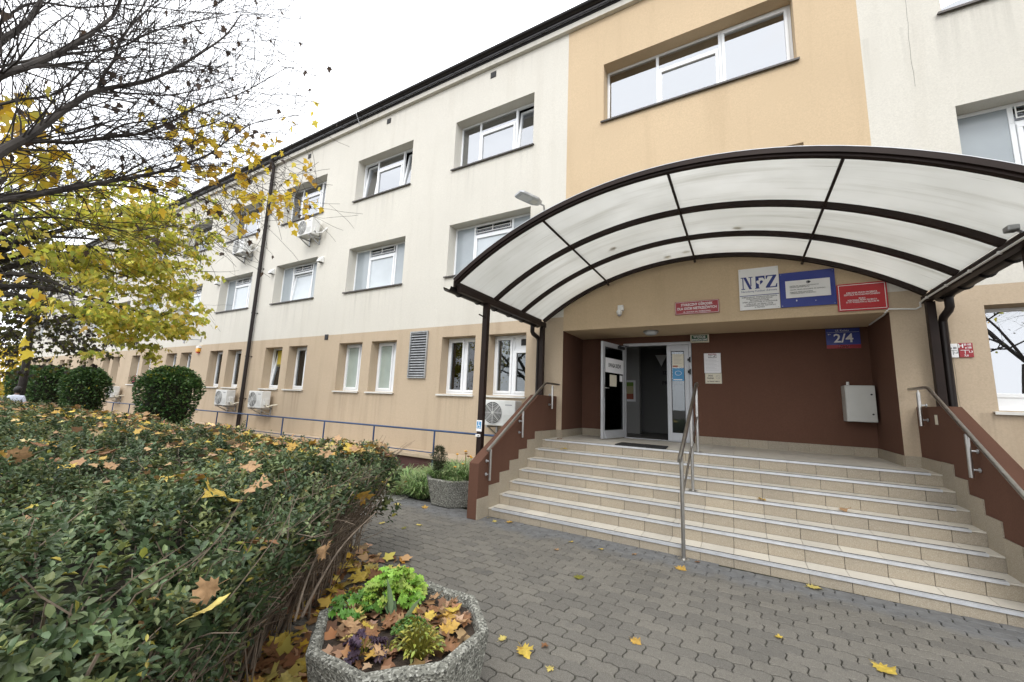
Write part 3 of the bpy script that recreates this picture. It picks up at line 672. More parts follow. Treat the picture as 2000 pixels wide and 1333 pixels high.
MB().tube([(X, 4.98, rz(4.98)), (X, 7.24, rz(7.24)), (X, 7.28, rz(7.24)+.006), (X, 7.34, rz(7.24)-.02)], .0245, 14).build('rail', 'steel', cr_, True)
posts = [(5.14, 0), (6.27, nz(4)), (7.17, LZ)]
MB().tube([(X+.0, 5.14, rz(5.14)-.50), (X, 6.27, rz(6.27)-.50), (X, 7.17, rz(7.17)-.50)], .014, 10).build('mid_rail', 'steel', cr_, True)
for y, z in posts:
    p_ = MB().tube([(X, y, z+.004), (X, y, rz(y)-.045)], .0225, 14).tube([(X, y, rz(y)-.05), (X, y, rz(y)-.01)], .008, 8).build('post', 'steel', cr_, True)
    MB().lathe([(.062, .001), (.062, .007), (.05, .014), (.026, .016)], (X, y, z), 18).build('flange', 'steel', p_, True)
# ------------------------------------------------------------------ canopy
CX, CR_, CZ = -.66, 5.0, 4.40-5.0          # centre of the arch, radius, height of its centre
CY0, CY1 = 4.56, 7.66
A1 = math.asin(2.98/CR_)
def arc(a, r_): return (CX+r_*math.sin(a), CZ+r_*math.cos(a))
can = thing('entrance_canopy', 'arched brown steel canopy with translucent white roof sheets over the steps', 'canopy', (CX, 6.1, 0))
def arch(y0, y1, r0, r1, name='arch', mt_='brown_metal'):
    q = MB(); n = 36; v0 = len(q.v)
    for i in range(n+1):
        a = -A1+2*A1*i/n; xi, zi = arc(a, r0); xo, zo = arc(a, r1)
        q.v += [(xi, y0, zi), (xi, y1, zi), (xo, y1, zo), (xo, y0, zo)]
    for i in range(n):
        b = v0+4*i
        for j in range(4):
            k = (j+1) % 4; q.f.append((b+j, b+k, b+4+k, b+4+j)); q.m.append(0)
    q.f += [(0, 3, 2, 1), (4*n, 4*n+1, 4*n+2, 4*n+3)]; q.m += [0, 0]
    return q.build(name, mt_, can, True)
AY = [CY0, 5.66, 6.66, CY1-.04]
for i, y in enumerate(AY): arch(y-.03, y+.03, CR_-.030 if i else CR_-.022, CR_+.040)
arch(CY0-.055, CY0-.032, CR_+.004, CR_+.058, 'edge_trim'); arch(CY0-.056, CY0+.02, CR_+.0605, CR_+.066, 'edge_profile', 'alu')
PA = [-A1, math.asin((-2.25-CX)/CR_), 0.004, math.asin((.95-CX)/CR_), A1]
for a in PA[1:4]:
    x, z = arc(a, CR_-.012); MB().tube([(x, CY0+.03, z), (x, FY-.10, z)], .017, 8).tube([(x, FY-.16, z-.03), (x, FY-.01, z-.035)], .022, 8).build('purlin', 'brown_metal', can, True)
for yi in range(3):
    for ai in range(4):
        q = MB(); n = 9; y0, y1 = AY[yi]-(.05 if yi == 0 else 0)+.004, AY[yi+1]-.004+(.06 if yi == 2 else 0)
        for i in range(n+1):
            a = PA[ai]+(PA[ai+1]-PA[ai])*i/n
            for r_ in (CR_+.043, CR_+.055):
                x, z = arc(a, r_); q.v += [(x, y0, z), (x, y1, z)]
        for i in range(n):
            b = 4*i; q.f += [(b, b+1, b+5, b+4), (b+2, b+6, b+7, b+3)]; q.m += [0, 0]
            if i in (0,): q.f.append((b, b+2, b+3, b+1)); q.m.append(0)
            q.f += [(b, b+4, b+6, b+2), (b+1, b+3, b+7, b+5)]; q.m += [0, 0]
        b = 4*n; q.f.append((b, b+1, b+3, b+2)); q.m.append(0)
        q.build('roof_sheet', 'poly', can, True)
for s, xb in ((-1, CX-2.98), (1, CX+2.98)):
    z0 = CZ+CR_*math.cos(A1)
    MB().box(xb-.04, xb+.04, CY0+.06, FY-.03, z0-.13, z0-.03).build('side_beam', 'brown_metal', can, bevel=.006)
    MB().box(xb+s*.055-.012, xb+s*.055+.012, CY0, FY-.1, z0-.06, z0+.04).build('fascia', 'brown_metal', can)
    gx = xb+s*.14; prof = [(.075*math.cos(a), .075*math.sin(a)) for a in [math.pi+i*math.pi/10 for i in range(11)]]
    gt = MB().extrude([(gx+u, CY0-.05, z0-.06+v) for u, v in prof]+[(gx+u*.86, CY0-.05, z0-.06+v*.86) for u, v in reversed(prof)], (0, FY-CY0-.05, 0)).build('gutter', 'gutter', can, True)
    for k in range(6):
        y = CY0+.25+k*.52
        MB().tube([(gx+.084*math.cos(a), y, z0-.06+.084*math.sin(a)) for a in [math.pi+i*math.pi/8 for i in range(9)]], .010, 5).build('gutter_bracket', 'gutter', gt)
    px = xb-.02*s-.0; pw = .046
    for y, zb in ((5.42, 0.0), (7.56, 1.826)):
        xx = xb if s < 0 else xb+.015
        if zb == 0: xx = xb-.02 if s < 0 else xb+.07
        MB().box(xx-pw, xx+pw, y-pw, y+pw, zb, z0-.132 if zb else z0-.132).build('post', 'brown_metal', can, bevel=.006)
    xo = gx if s < 0 else gx
    xd = xb-.10 if s < 0 else xb+.13
    MB().tube([(xo, 7.36, z0-.13), (xo, 7.36, z0-.26), (xo+(xd-xo)*.15, 7.40, z0-.30), (xd, 7.55, z0-.36), (xd, 7.60, z0-.42), (xd, 7.60, 1.4 if s < 0 else 1.5), (xd, 7.60, .4)], .047, 12).build('downpipe', 'pipe', can, True)
MB().tube([(CX-2.98-.02, 5.37, 3.05), (CX-3.09, 5.33, 3.10)], .012, 6).build('hook', 'brown_metal', can)
# cable conduit along the right beam and down to the recess
xb = CX+2.98; z0 = CZ+CR_*math.cos(A1)
cdt = thing('cable_conduit', 'thin white cable conduit clipped along the canopy beam and down the wall', 'conduit', (xb, 7.6, 3.3))
MB().tube([(xb-.054, 4.7, z0-.10), (xb-.054, 7.50, z0-.10), (xb-.05, 7.665, z0-.11), (xb-.05, 7.67, z0-.17), (xb-.10, 7.672, z0-.20), (1.93, 7.672, 3.24), (1.90, 7.69, 3.20), (1.905, 7.80, 3.185), (1.905, 8.60, 3.18)], .012, 8).build('pipe', 'white_paint', cdt, True)
for y in (5.0, 5.6, 6.2, 6.8, 7.4): MB().box(xb-.070, xb-.041, y-.012, y+.012, z0-.116, z0-.084).build('clip', 'white_paint', cdt)
sp_ = thing('spotlight', 'small grey floodlight on top of the canopy side beam', 'floodlight', (xb, 5.40, z0))
MB().box(xb-.10, xb-.02, 5.30, 5.40, z0+.02, z0+.075).build('housing', 'galv', sp_, bevel=.01); MB().tube([(xb-.02, 5.40, z0+.06), (xb+.05, 5.40, z0+.0)], .014, 6).build('arm', 'galv', sp_)

# ------------------------------------------------------------------ signs
def sign(name, label, cat, x0, x1, z0, z1, y, face, depth=.012, group=None, bevel=.002):
    t_ = thing(name, label, cat, ((x0+x1)/2, y, z0), group)
    MB().box(x0, x1, y-depth, y, z0, z1).build('plate', face, t_, bevel=bevel); return t_, y-depth-.0015
def line(t_, name, body, x, y, z, size, m_, bold=0, spacing=1.0, width=None, align='CENTER'):
    o = text_obj(name, body, size, m_, t_, wall_xf(x, y, z), bold, align, spacing)
    if width:
        xs_ = [v.co.x for v in o.data.vertices]
        if xs_:
            k = width/max(1e-6, max(xs_)-min(xs_)); o.data.transform(Matrix.Translation((x, 0, 0)) @ Matrix.Diagonal((k, 1, 1, 1)) @ Matrix.Translation((-x, 0, 0)))
    return o
def screws(t_, x0, x1, z0, z1, y):
    for x in (x0, x1):
        for z in (z0, z1): MB().tube([(x, y, z), (x, y-.003, z)], .006, 8).build('screw', 'galv', t_)
WY = FY-.012
s_, y = sign('red_sign', 'small red sign with white capital lettering above the doorway', 'sign', -1.0, -.275, 3.37, 3.61, WY, 'dark_red')
MB().box(-.99, -.285, y-.0005, y+.0005, 3.38, 3.385).box(-.99, -.285, y-.0005, y+.0005, 3.595, 3.6).box(-.99, -.985, y-.0005, y+.0005, 3.385, 3.595).box(-.29, -.285, y-.0005, y+.0005, 3.385, 3.595).build('border', 'sign_white', s_)
line(s_, 'lettering', 'STOŁECZNY OŚRODEK', -.637, y, 3.545, .064, 'sign_white', .0012, width=.52); line(s_, 'lettering', 'DLA OSÓB NIETRZEŹWYCH', -.637, y, 3.474, .064, 'sign_white', .0012, width=.64); line(s_, 'lettering', 'UL. KOLSKA 2/4, WARSZAWA', -.637, y, 3.411, .036, 'sign_white', .0004, width=.45)
# white plate with blue logo
s_, y = sign('logo_sign', 'white plate with large blue letters NFZ beside the blue board', 'sign', .04, .615, 3.37, 4.095, WY, 'sign_white')
def glyph(pts): return [(px_, y, pz_) for px_, pz_ in pts]
lg = MB(); Z0, Hh = 3.73, .215
def LQ(*pts): lg.extrude([(x, y+.001, z) for x, z in pts], (0, -.0015, 0))
def rect(a, b, c, d): LQ((a, c), (b, c), (b, d), (a, d))
xN = .075; rect(xN, xN+.055, Z0, Z0+.014); rect(xN+.020, xN+.034, Z0+.014, Z0+Hh); rect(xN-.004, xN+.02, Z0+Hh-.014, Z0+Hh); LQ((xN+.034, Z0+Hh), (xN+.075, Z0+Hh), (xN+.155, Z0), (xN+.118, Z0)); rect(xN+.135, xN+.150, Z0+.05, Z0+Hh); rect(xN+.112, xN+.172, Z0+Hh-.014, Z0+Hh)
xF = .275; rect(xF, xF+.065, Z0, Z0+.014); rect(xF+.012, xF+.058, Z0+.014, Z0+Hh); rect(xF+.058, xF+.145, Z0+Hh-.03, Z0+Hh); LQ((xF+.118, Z0+Hh-.03), (xF+.145, Z0+Hh-.03), (xF+.145, Z0+Hh-.07))
xZ = .435; LQ((xZ, Z0+Hh-.06), (xZ+.012, Z0+Hh-.06), (xZ+.03, Z0+Hh-.016), (xZ, Z0+Hh)); rect(xZ+.0, xZ+.150, Z0+Hh-.018, Z0+Hh-.001); LQ((xZ+.10, Z0+Hh-.018), (xZ+.150, Z0+Hh-.018), (xZ+.052, Z0+.018), (xZ-.006, Z0+.018)); rect(xZ-.006, xZ+.150, Z0+.0, Z0+.018); LQ((xZ+.13, Z0+.018), (xZ+.152, Z0+.0), (xZ+.158, Z0+.065), (xZ+.146, Z0+.065))
lg.build('logo_letters', 'logo_blue', s_)
def heart(cx_, cz_, r_, m_, yy, half=None):
    pts = []
    for i in range(28):
        a = 2*math.pi*i/28; hx = 16*math.sin(a)**3/17; hz = (13*math.cos(a)-5*math.cos(2*a)-2*math.cos(3*a)-math.cos(4*a))/17
        if half == 'r': hx = max(0, hx)
        pts.append((cx_+hx*r_, yy, cz_+hz*r_))
    MB().extrude(pts, (0, -.0015, 0)).build('heart', m_, s_)
heart(.345, Z0+.105, .052, 'sign_white', y-.0008); heart(.349, Z0+.105, .046, 'logo_blue', y-.0026, 'r')
line(s_, 'lettering', 'Narodowy Fundusz Zdrowia', .328, y, 3.69, .046, 'logo_blue', 0, width=.51); MB().box(.045, .61, y-.0008, y+.0008, 3.612, 3.622).build('rule', 'logo_blue', s_)
for i, (tx, wd) in enumerate((('SAMODZIELNY WOJEWÓDZKI ZESPÓŁ', .51), ('PUBLICZNYCH ZAKŁADÓW', .37), ('PSYCHIATRYCZNEJ', .27), ('OPIEKI ZDROWOTNEJ W WARSZAWIE', .50), ('OŚRODEK LECZENIA OSÓB', .38), ('UZALEŻNIONYCH OD ALKOHOLU', .45), ('II PIĘTRO', .14))):
    line(s_, 'lettering', tx, .328, y, 3.588-.029*i-(.006 if i > 3 else 0), .030, 'ink', .0004, width=wd)
screws(s_, .065, .59, 3.395, 4.07, y)
s_, y = sign('blue_sign', 'deep blue board with a smaller white information plate screwed on it', 'sign', .622, 1.345, 3.37, 3.95, WY, 'sign_blue')
MB().box(.70, 1.28, y-.008, y, 3.52, 3.805).build('white_plate', 'sign_white', s_); y2 = y-.0095
MB().tube([(1.0, y2+.001, 3.765), (1.0, y2-.0005, 3.765)], .026, 20).build('emblem', 'grey_ink', s_); MB().box(.992, 1.034, y2-.002, y2, 3.757, 3.773).box(1.005, 1.021, y2-.002, y2, 3.744, 3.786).build('emblem_cross', 'ink', s_)
for i, (tx, wd, zz) in enumerate((('ODDZIAŁ XVI - LECZENIA ALKOHOLOWYCH', .38, 3.712), ('ZESPOŁÓW ABSTYNENCYJNYCH', .26, 3.690), ('ODDZIAŁ TERAPII UZALEŻNIENIA OD ALKOHOLU', .46, 3.650), ('PORADNIA TERAPII UZALEŻNIENIA', .30, 3.610), ('I WSPÓŁUZALEŻNIENIA OD ALKOHOLU', .34, 3.588))):
    line(s_, 'lettering', tx, .755+wd/2, y2, zz, .024, 'ink', .0003, width=wd)
screws(s_, .645, 1.32, 3.395, 3.925, y); MB().box(.83, .845, y-.001, y, 3.46, 3.485).box(1.08, 1.09, y-.001, y, 3.45, 3.46).build('sticker_rest', 'paper', s_)
s_, y = sign('red_board', 'large red plate with white border line hanging at the lintel edge', 'sign', 1.352, 1.938, 3.245, 3.675, WY, 'sign_red')
q = MB(); ring(q, 1.372, 1.918, 3.265, 3.655, y-.0005, y+.0005, .008); q.build('border', 'sign_white', s_)
for tx, wd, zz in (('RZECZNIK PRAW PACJENTA', .36, 3.525), ('SZPITALA PSYCHIATRYCZNEGO', .42, 3.494), ('BIURO', .075, 3.435), ('RZECZNIKA PRAW PACJENTA', .34, 3.407), ('01-171 WARSZAWA ul. Młynarska 46', .38, 3.378)): line(s_, 'lettering', tx, 1.645, y, zz, .032, 'sign_white', .0006, width=wd)
screws(s_, 1.36, 1.93, 3.255, 3.667, y)
s_, y = sign('house_number_sign', 'blue street number plate reading 2/4 with red bottom strip on the brown wall', 'sign', 1.36, 1.83, 2.83, 3.185, RY-.008, 'sign_blue')
MB().box(1.36, 1.83, y-.001, y+.001, 2.83, 2.895).build('red_strip', 'dark_red', s_); MB().box(1.37, 1.82, y-.0005, y+.0005, 3.116, 3.119).build('rule', 'sign_white', s_)
line(s_, 'number', '2/4', 1.60, y, 3.005, .215, 'sign_white', .004, width=.27); line(s_, 'street_name', 'Ul. Kolska', 1.59, y, 3.148, .048, 'sign_white', width=.19); line(s_, 'district_name', 'Powązki', 1.60, y-.001, 2.862, .045, 'sign_white', width=.14); MB().box(1.385, 1.43, y-.0005, y+.0005, 3.083, 3.088).extrude([(1.385, y, 3.085), (1.40, y, 3.097), (1.40, y, 3.073)], (0, -.001, 0)).build('arrow', 'sign_white', s_)
s_, y = sign('exit_sign', 'green emergency exit box sign with white lettering above the door', 'sign', -.865, -.525, 3.02, 3.185, RY-.01, 'cream', .09, bevel=.006)
MB().box(-.843, -.547, y-.001, y+.001, 3.04, 3.165).build('face', 'sign_green', s_); line(s_, 'lettering', 'WYJŚCIE', -.695, y-.0015, 3.127, .062, 'sign_white', .0012, width=.22); line(s_, 'lettering', 'EWAKUACYJNE', -.695, y-.0015, 3.07, .052, 'sign_white', .0012, width=.27)
s_, y = sign('notice_board', 'white monitoring notice sheet with red heading on the brown wall', 'notice', -.63, -.33, 2.40, 2.80, RY-.006, 'paper', .006)
line(s_, 'heading', 'MONITORING', -.478, y, 2.778, .030, 'dark_red', .001, width=.145)
q = MB(); ring(q, -.555, -.40, 2.705, 2.765, y-.0008, y, .003); q.build('frame_line', 'ink', s_); line(s_, 'lettering', 'OBIEKT', -.51, y, 2.745, .022, 'ink', .0006); line(s_, 'lettering', 'MONITOROWANY', -.478, y, 2.715, .018, 'ink', .0005, width=.14)
MB().extrude([(-.46, y, 2.735), (-.425, y, 2.757), (-.415, y, 2.745), (-.452, y, 2.725)], (0, -.001, 0)).build('camera_icon', 'ink', s_)
for i in range(9): MB().box(-.605, -.605+.16+.08*((i*7) % 3)/2, y-.0006, y, 2.68-.028*i, 2.683-.028*i).build('text_row', 'grey_ink', s_)
screws(s_, -.618, -.342, 2.412, 2.788, y)
s_, y = sign('smoking_sign', 'cream no smoking plate fixed below the white notice sheet', 'sign', -.62, -.325, 2.19, 2.395, RY-.006, 'cream', .006)
q = MB(); ring(q, -.612, -.333, 2.198, 2.387, y-.0006, y, .003); q.build('border', 'grey_ink', s_)
line(s_, 'lettering', 'ZAKAZ', -.525, y, 2.345, .042, 'ink', .0012, width=.09); line(s_, 'lettering', 'PALENIA', -.525, y, 2.295, .042, 'ink', .0012, width=.12); line(s_, 'lettering', 'NA TERENIE OBIEKTU', -.472, y, 2.232, .030, 'ink', .0008, width=.23)
q = MB(); q.tube([(-.39+.036*math.cos(a), y, 2.318+.036*math.sin(a)) for a in [i*2*math.pi/20 for i in range(21)]], .0025, 5).tube([(-.415, y, 2.343), (-.365, y, 2.293)], .0025, 5); q.build('no_smoking_ring', 'grey_ink', s_)
# hydrant plates right of the canopy
s_, y = sign('hydrant_plate', 'red fire hydrant plate with white letter H on the weathered wall', 'sign', 2.60, 2.738, 2.51, 2.708, WY, 'dark_red', .006, 'hydrant plates', .01)
line(s_, 'lettering', 'H', 2.622, y, 2.665, .075, 'sign_white', .002); line(s_, 'lettering', '53 102', 2.688, y, 2.684, .036, 'sign_white', .001, width=.07); line(s_, 'lettering', 'ø 100', 2.692, y, 2.642, .036, 'sign_white', .001, width=.06)
MB().box(2.615, 2.70, y-.0006, y+.0006, 2.605, 2.611).box(2.655, 2.661, y-.0006, y+.0006, 2.56, 2.605).build('letter_t', 'sign_white', s_); line(s_, 'lettering', '1,3', 2.71, y, 2.585, .034, 'sign_white', .001); line(s_, 'lettering', '7,0', 2.665, y, 2.533, .034, 'sign_white', .001)
s_, y = sign('water_valve_plate', 'white valve plate half hidden behind the brown rainwater pipe', 'sign', 2.452, 2.593, 2.51, 2.70, WY, 'sign_white', .006, 'hydrant plates', .01)
line(s_, 'lettering', 'ø 80', 2.55, y, 2.64, .038, 'ink', .001, width=.06); MB().box(2.50, 2.585, y-.0006, y+.0006, 2.605, 2.61).box(2.54, 2.546, y-.0006, y+.0006, 2.55, 2.605).build('letter_t', 'ink', s_); line(s_, 'lettering', '1,5', 2.57, y, 2.575, .032, 'ink', .001)
# wheelchair call plate on the front post
PXF = CX-2.98-.02; PY = 5.42-.046
s_, y = sign('wheelchair_sign', 'white plate with blue wheelchair symbol on the canopy post', 'sign', PXF-.052, PXF+.052, 1.19, 1.365, PY-.002, 'sign_white', .006)
MB().box(PXF-.040, PXF+.040, y-.001, y+.001, 1.235, 1.345).build('blue_field', 'cyan', s_); yy = y-.0018
MB().tube([(PXF-.004, yy, 1.332), (PXF-.004, yy-.001, 1.332)], .009, 10).extrude([(PXF-.010, yy, 1.318), (PXF+.001, yy, 1.318), (PXF+.003, yy, 1.288), (PXF+.018, yy, 1.288), (PXF+.027, yy, 1.258), (PXF+.034, yy, 1.26), (PXF+.034, yy, 1.252), (PXF+.021, yy, 1.25), (PXF+.012, yy, 1.278), (PXF-.008, yy, 1.278)], (0, -.001, 0)).tube([(PXF-.004+.024*math.cos(a), yy, 1.266+.024*math.sin(a)) for a in [R(110)+i*R(230)/14 for i in range(15)]], .0032, 5).build('wheelchair_symbol', 'sign_white', s_)
bl = thing('bell_push', 'small white bell button below the wheelchair sign on the post', 'button', (PXF, PY, 1.10)); MB().box(PXF-.045, PXF+.035, PY-.035, PY, 1.105, 1.145).build('box', 'white_paint', bl, bevel=.005); MB().tube([(PXF+.015, PY-.035, 1.125), (PXF+.015, PY-.04, 1.125)], .011, 10).build('button', 'dark', bl)
o = MB().box(SX1-.004, SX1-.001, 7.02, 7.10, 1.60, 1.72).build('sticker', 'cream'); tag(o, 'small pale sticker on the brown stair wall beside the handrail stanchion', 'sticker')
# papers on the door
def on_leaf(name, label, cat, x0, x1, z0, z1, m_, y_=-.0095):
    o = MB().box(x0, x1, y_-.001, y_, z0, z1).build(name, m_, xf=T1); return tag(o, label, cat)
pp = thing('door_notice', 'wide white paper reading UWAGA DRZWI on the open door leaf', 'notice', tuple(T1 @ Vector((.46, -.03, 2.3))))
MB().box(.085, .845, -.032, -.0305, 2.36, 2.66).build('sheet', 'paper', pp, xf=T1); o = text_obj('lettering', 'UWAGA DRZWI', .115, 'ink', pp, T1 @ wall_xf(.465, -.0335, 2.51), .004, squash=.62)
on_leaf('paper_note', 'pale green note under the wide white door notice', 'notice', .30, .58, 2.08, 2.32, 'cream'); on_leaf('small_note', 'tiny white note at the hinge edge of the open door leaf', 'notice', .72, .84, 2.20, 2.33, 'paper')
yd = RY+.001
def on_door(name, label, x0, x1, z0, z1, m_):
    t_ = thing(name, label, 'poster', ((x0+x1)/2, yd, z0)); MB().box(x0, x1, yd-.0015, yd, z0, z1).build('sheet', m_, t_); return t_
t_ = on_door('door_poster', 'pale printed poster in the glass of the narrow door leaf', -1.235, -1.015, 2.52, 2.80, 'cream')
for i in range(7): MB().box(-1.21, -1.05-.02*(i % 3), yd-.0025, yd-.0016, 2.77-.028*i, 2.775-.028*i).build('text_row', 'grey_ink', t_)
MB().box(-1.225, -1.13, yd-.0025, yd-.0016, 2.53, 2.56).build('stamp', 'poster_red', t_)
t_ = on_door('blue_poster', 'blue poster below the pale one on the narrow door leaf', -1.235, -1.01, 2.24, 2.50, 'cyan')
q = MB().tube([(-1.125+.06*math.cos(a), yd-.003, 2.40+.045*math.sin(a)) for a in [i*2*math.pi/18 for i in range(19)]], .004, 5); q.build('ring', 'paper', t_); MB().box(-1.22, -1.05, yd-.0025, yd-.0016, 2.255, 2.275).build('text_row', 'paper', t_)
# inside the vestibule
t_ = thing('framed_poster', 'framed green and red poster on the grey wall inside the doorway', 'poster', (-2.55, 10.58, 1.9))
MB().box(-2.78, -2.38, 10.575, 10.598, 1.80, 2.35).build('frame', 'paper', t_); MB().box(-2.73, -2.43, 10.570, 10.574, 2.20, 2.30).build('green_band', 'poster_green', t_); MB().box(-2.73, -2.43, 10.570, 10.574, 2.0, 2.2).build('picture', 'poster_mid', t_); MB().box(-2.73, -2.43, 10.570, 10.574, 1.86, 2.0).build('red_band', 'poster_red', t_)
t_ = thing('letter_rack', 'white plastic rack standing inside the doorway', 'rack', (-2.92, 10.45, LZ))
MB().box(-3.05, -2.83, 10.35, 10.58, LZ+.12, LZ+.75).build('cabinet', 'white_paint', t_); MB().box(-3.02, -2.86, 10.30, 10.349, LZ+.42, LZ+.70).box(-3.02, -2.86, 10.30, 10.349, LZ+.15, LZ+.38).build('tray', 'paper', t_); MB().box(-3.03, -2.85, 10.40, 10.58, LZ+.78, LZ+1.2).build('dispenser', 'white_paint', t_)
iz = thing('wall_lettering', 'dark lettering on the back wall deep inside the doorway', 'lettering', (-1.75, 11.54, 2.3))
line(iz, 'lettering', 'IZBA', -1.72, 11.545, 2.62, .13, 'ink', .003); line(iz, 'lettering', 'PRZYJĘĆ', -1.62, 11.545, 2.34, .13, 'ink', .003)
tag(MB().extrude([(-1.95, 10.98, 3.05), (-1.66, 10.98, 3.05), (-1.80, 10.98, 2.75)], (0, .05, 0)).build('hanging_sign', 'sign_white'), 'white triangular sign hanging inside the doorway', 'sign')

# ------------------------------------------------------------------ small wall things
t_ = thing('electrical_cabinet', 'grey metal cabinet box on the brown wall below the number plate', 'cabinet', (1.71, 8.75, 1.57))
MB().box(1.51, 1.90, 8.62, RY-.002, 1.57, 2.17).build('case', 'cabinet', t_, bevel=.008); MB().box(1.515, 1.895, 8.600, 8.619, 1.575, 2.165).build('door', 'cabinet', t_, bevel=.006)
for z in (1.70, 2.02): MB().tube([(1.845, 8.60, z), (1.845, 8.592, z)], .014, 12).build('lock', 'dark', t_)
MB().tube([(1.58, 8.75, 2.17), (1.58, 8.75, 2.235)], .02, 10).build('cable_gland', 'white_paint', t_)
t_ = thing('motion_sensor', 'white motion detector box above the doorway corner', 'sensor', (-1.99, FY, 3.5))
MB().box(-2.05, -1.94, FY-.07, FY-.001, 3.53, 3.64).build('box', 'white_paint', t_, bevel=.008); MB().lathe([(.035, 0), (.052, .02), (.055, .07), (.045, .085), (.03, .09)], (-2.01, FY-.09, 3.44), 16).build('head', 'white_paint', t_, True); MB().lathe([(.012, 0), (.032, .012), (.036, .03)], (-2.01, FY-.09, 3.41), 14).build('lens', 'grey_ink', t_, True)
t_ = thing('ceiling_lamp', 'round opal lamp on the soffit over the doorway', 'lamp', (-1.54, 8.24, 3.2)); MB().lathe([(.05, -.085), (.10, -.075), (.125, -.045), (.13, -.03)], (-1.54, 8.24, 3.2), 22).build('globe', 'lens', t_, True); MB().lathe([(.145, -.03), (.145, -.002)], (-1.54, 8.24, 3.2), 22).build('base', 'galv', t_, True)
t_ = thing('door_mat', 'black rubber mat on the landing in front of the door', 'mat', (-1.5, 7.05, LZ)); MB().extrude([(-1.97, 7.13, LZ+.003), (-1.12, 7.13, LZ+.003), (-1.15, 7.60, LZ+.003), (-1.97, 7.60, LZ+.003)], (0, 0, .016)).build('rubber_sheet', 'black', t_, bevel=.008)
# LED lamp on the wall behind the canopy
t_ = thing('wall_lamp', 'grey LED street lamp head on an arm above the canopy edge', 'lamp', (-3.72, FY, 5.9))
TL = Matrix.Translation((-3.86, 7.22, 6.08)) @ Matrix.Rotation(R(-30), 4, 'Z') @ Matrix.Rotation(R(-6), 4, 'X') @ Matrix.Diagonal((1.3, 1.3, 1, 1))
MB().extrude([(-.10, -.26, 0), (.10, -.26, 0), (.12, -.20, 0), (.12, .10, 0), (.06, .20, 0), (-.06, .20, 0), (-.12, .10, 0), (-.12, -.20, 0)], (0, 0, .055)).build('head', 'galv', t_, bevel=.012, xf=TL); MB().box(-.075, .075, -.20, -.02, -.006, 0).build('lens', 'lens', t_, xf=TL); MB().box(-.06, .06, .02, .12, -.004, 0).build('driver_cover', 'cabinet', t_, xf=TL)
MB().tube([tuple(TL @ Vector((0, .15, .02))), tuple(TL @ Vector((0, .28, .02))), (-3.70, FY-.05, 5.86), (-3.70, FY, 5.84)], .022, 10).build('arm', 'galv', t_, True)
t_ = thing('alarm_siren', 'orange and white alarm siren under the white wall band', 'siren', (-19.4, FY, 3.25)); MB().box(-19.52, -19.28, FY-.1, FY, 3.36, 3.46).build('cap', 'white_paint', t_, bevel=.01); MB().box(-19.50, -19.30, FY-.11, FY, 3.20, 3.357).build('body', 'yellow_plastic', t_, bevel=.02); MB().box(-19.46, -19.34, FY-.1, FY, 3.15, 3.197).build('flash', 'red_plastic', t_, bevel=.01)
t_ = thing('antenna_bracket', 'thin steel aerial mast on a wall bracket left of the downpipe', 'antenna', (-20.0, 7.4, 3.6)); MB().tube([(-20.0, 7.35, 3.55), (-20.0, 7.35, 5.0)], .03, 8).build('mast', 'galv', t_, True); MB().tube([(-20.0, 7.35, 3.72), (-19.38, FY, 3.72)], .018, 6).tube([(-19.38, FY-.02, 3.62), (-19.38, FY-.02, 3.84)], .015, 6).build('bracket', 'galv', t_); MB().tube([(-20.15, 7.35, 4.4), (-19.85, 7.35, 4.4)], .012, 6).build('dipole', 'galv', t_)
for i, (x, z, lb) in enumerate(((-11.80, 6.05, 'white vent hood at the upper corner of the tilted window'), (-14.62, 6.02, 'white vent hood between the tilted window and the downpipe'), (-18.60, 6.08, 'white vent hood left of the window beyond the downpipe'))):
    t_ = thing('vent_hood', lb, 'vent', (x, FY, z), 'round wall vent hoods'); MB().extrude([(x-.08, FY, z-.10), (x-.08, FY, z+.10), (x-.08, FY-.05, z+.10), (x-.08, FY-.17, z-.05), (x-.08, FY-.17, z-.10)], (.16, 0, 0)).build('hood', 'white_paint', t_, bevel=.015); MB().box(x-.065, x+.065, FY-.155, FY-.02, z-.104, z-.10).build('opening', 'dark', t_)

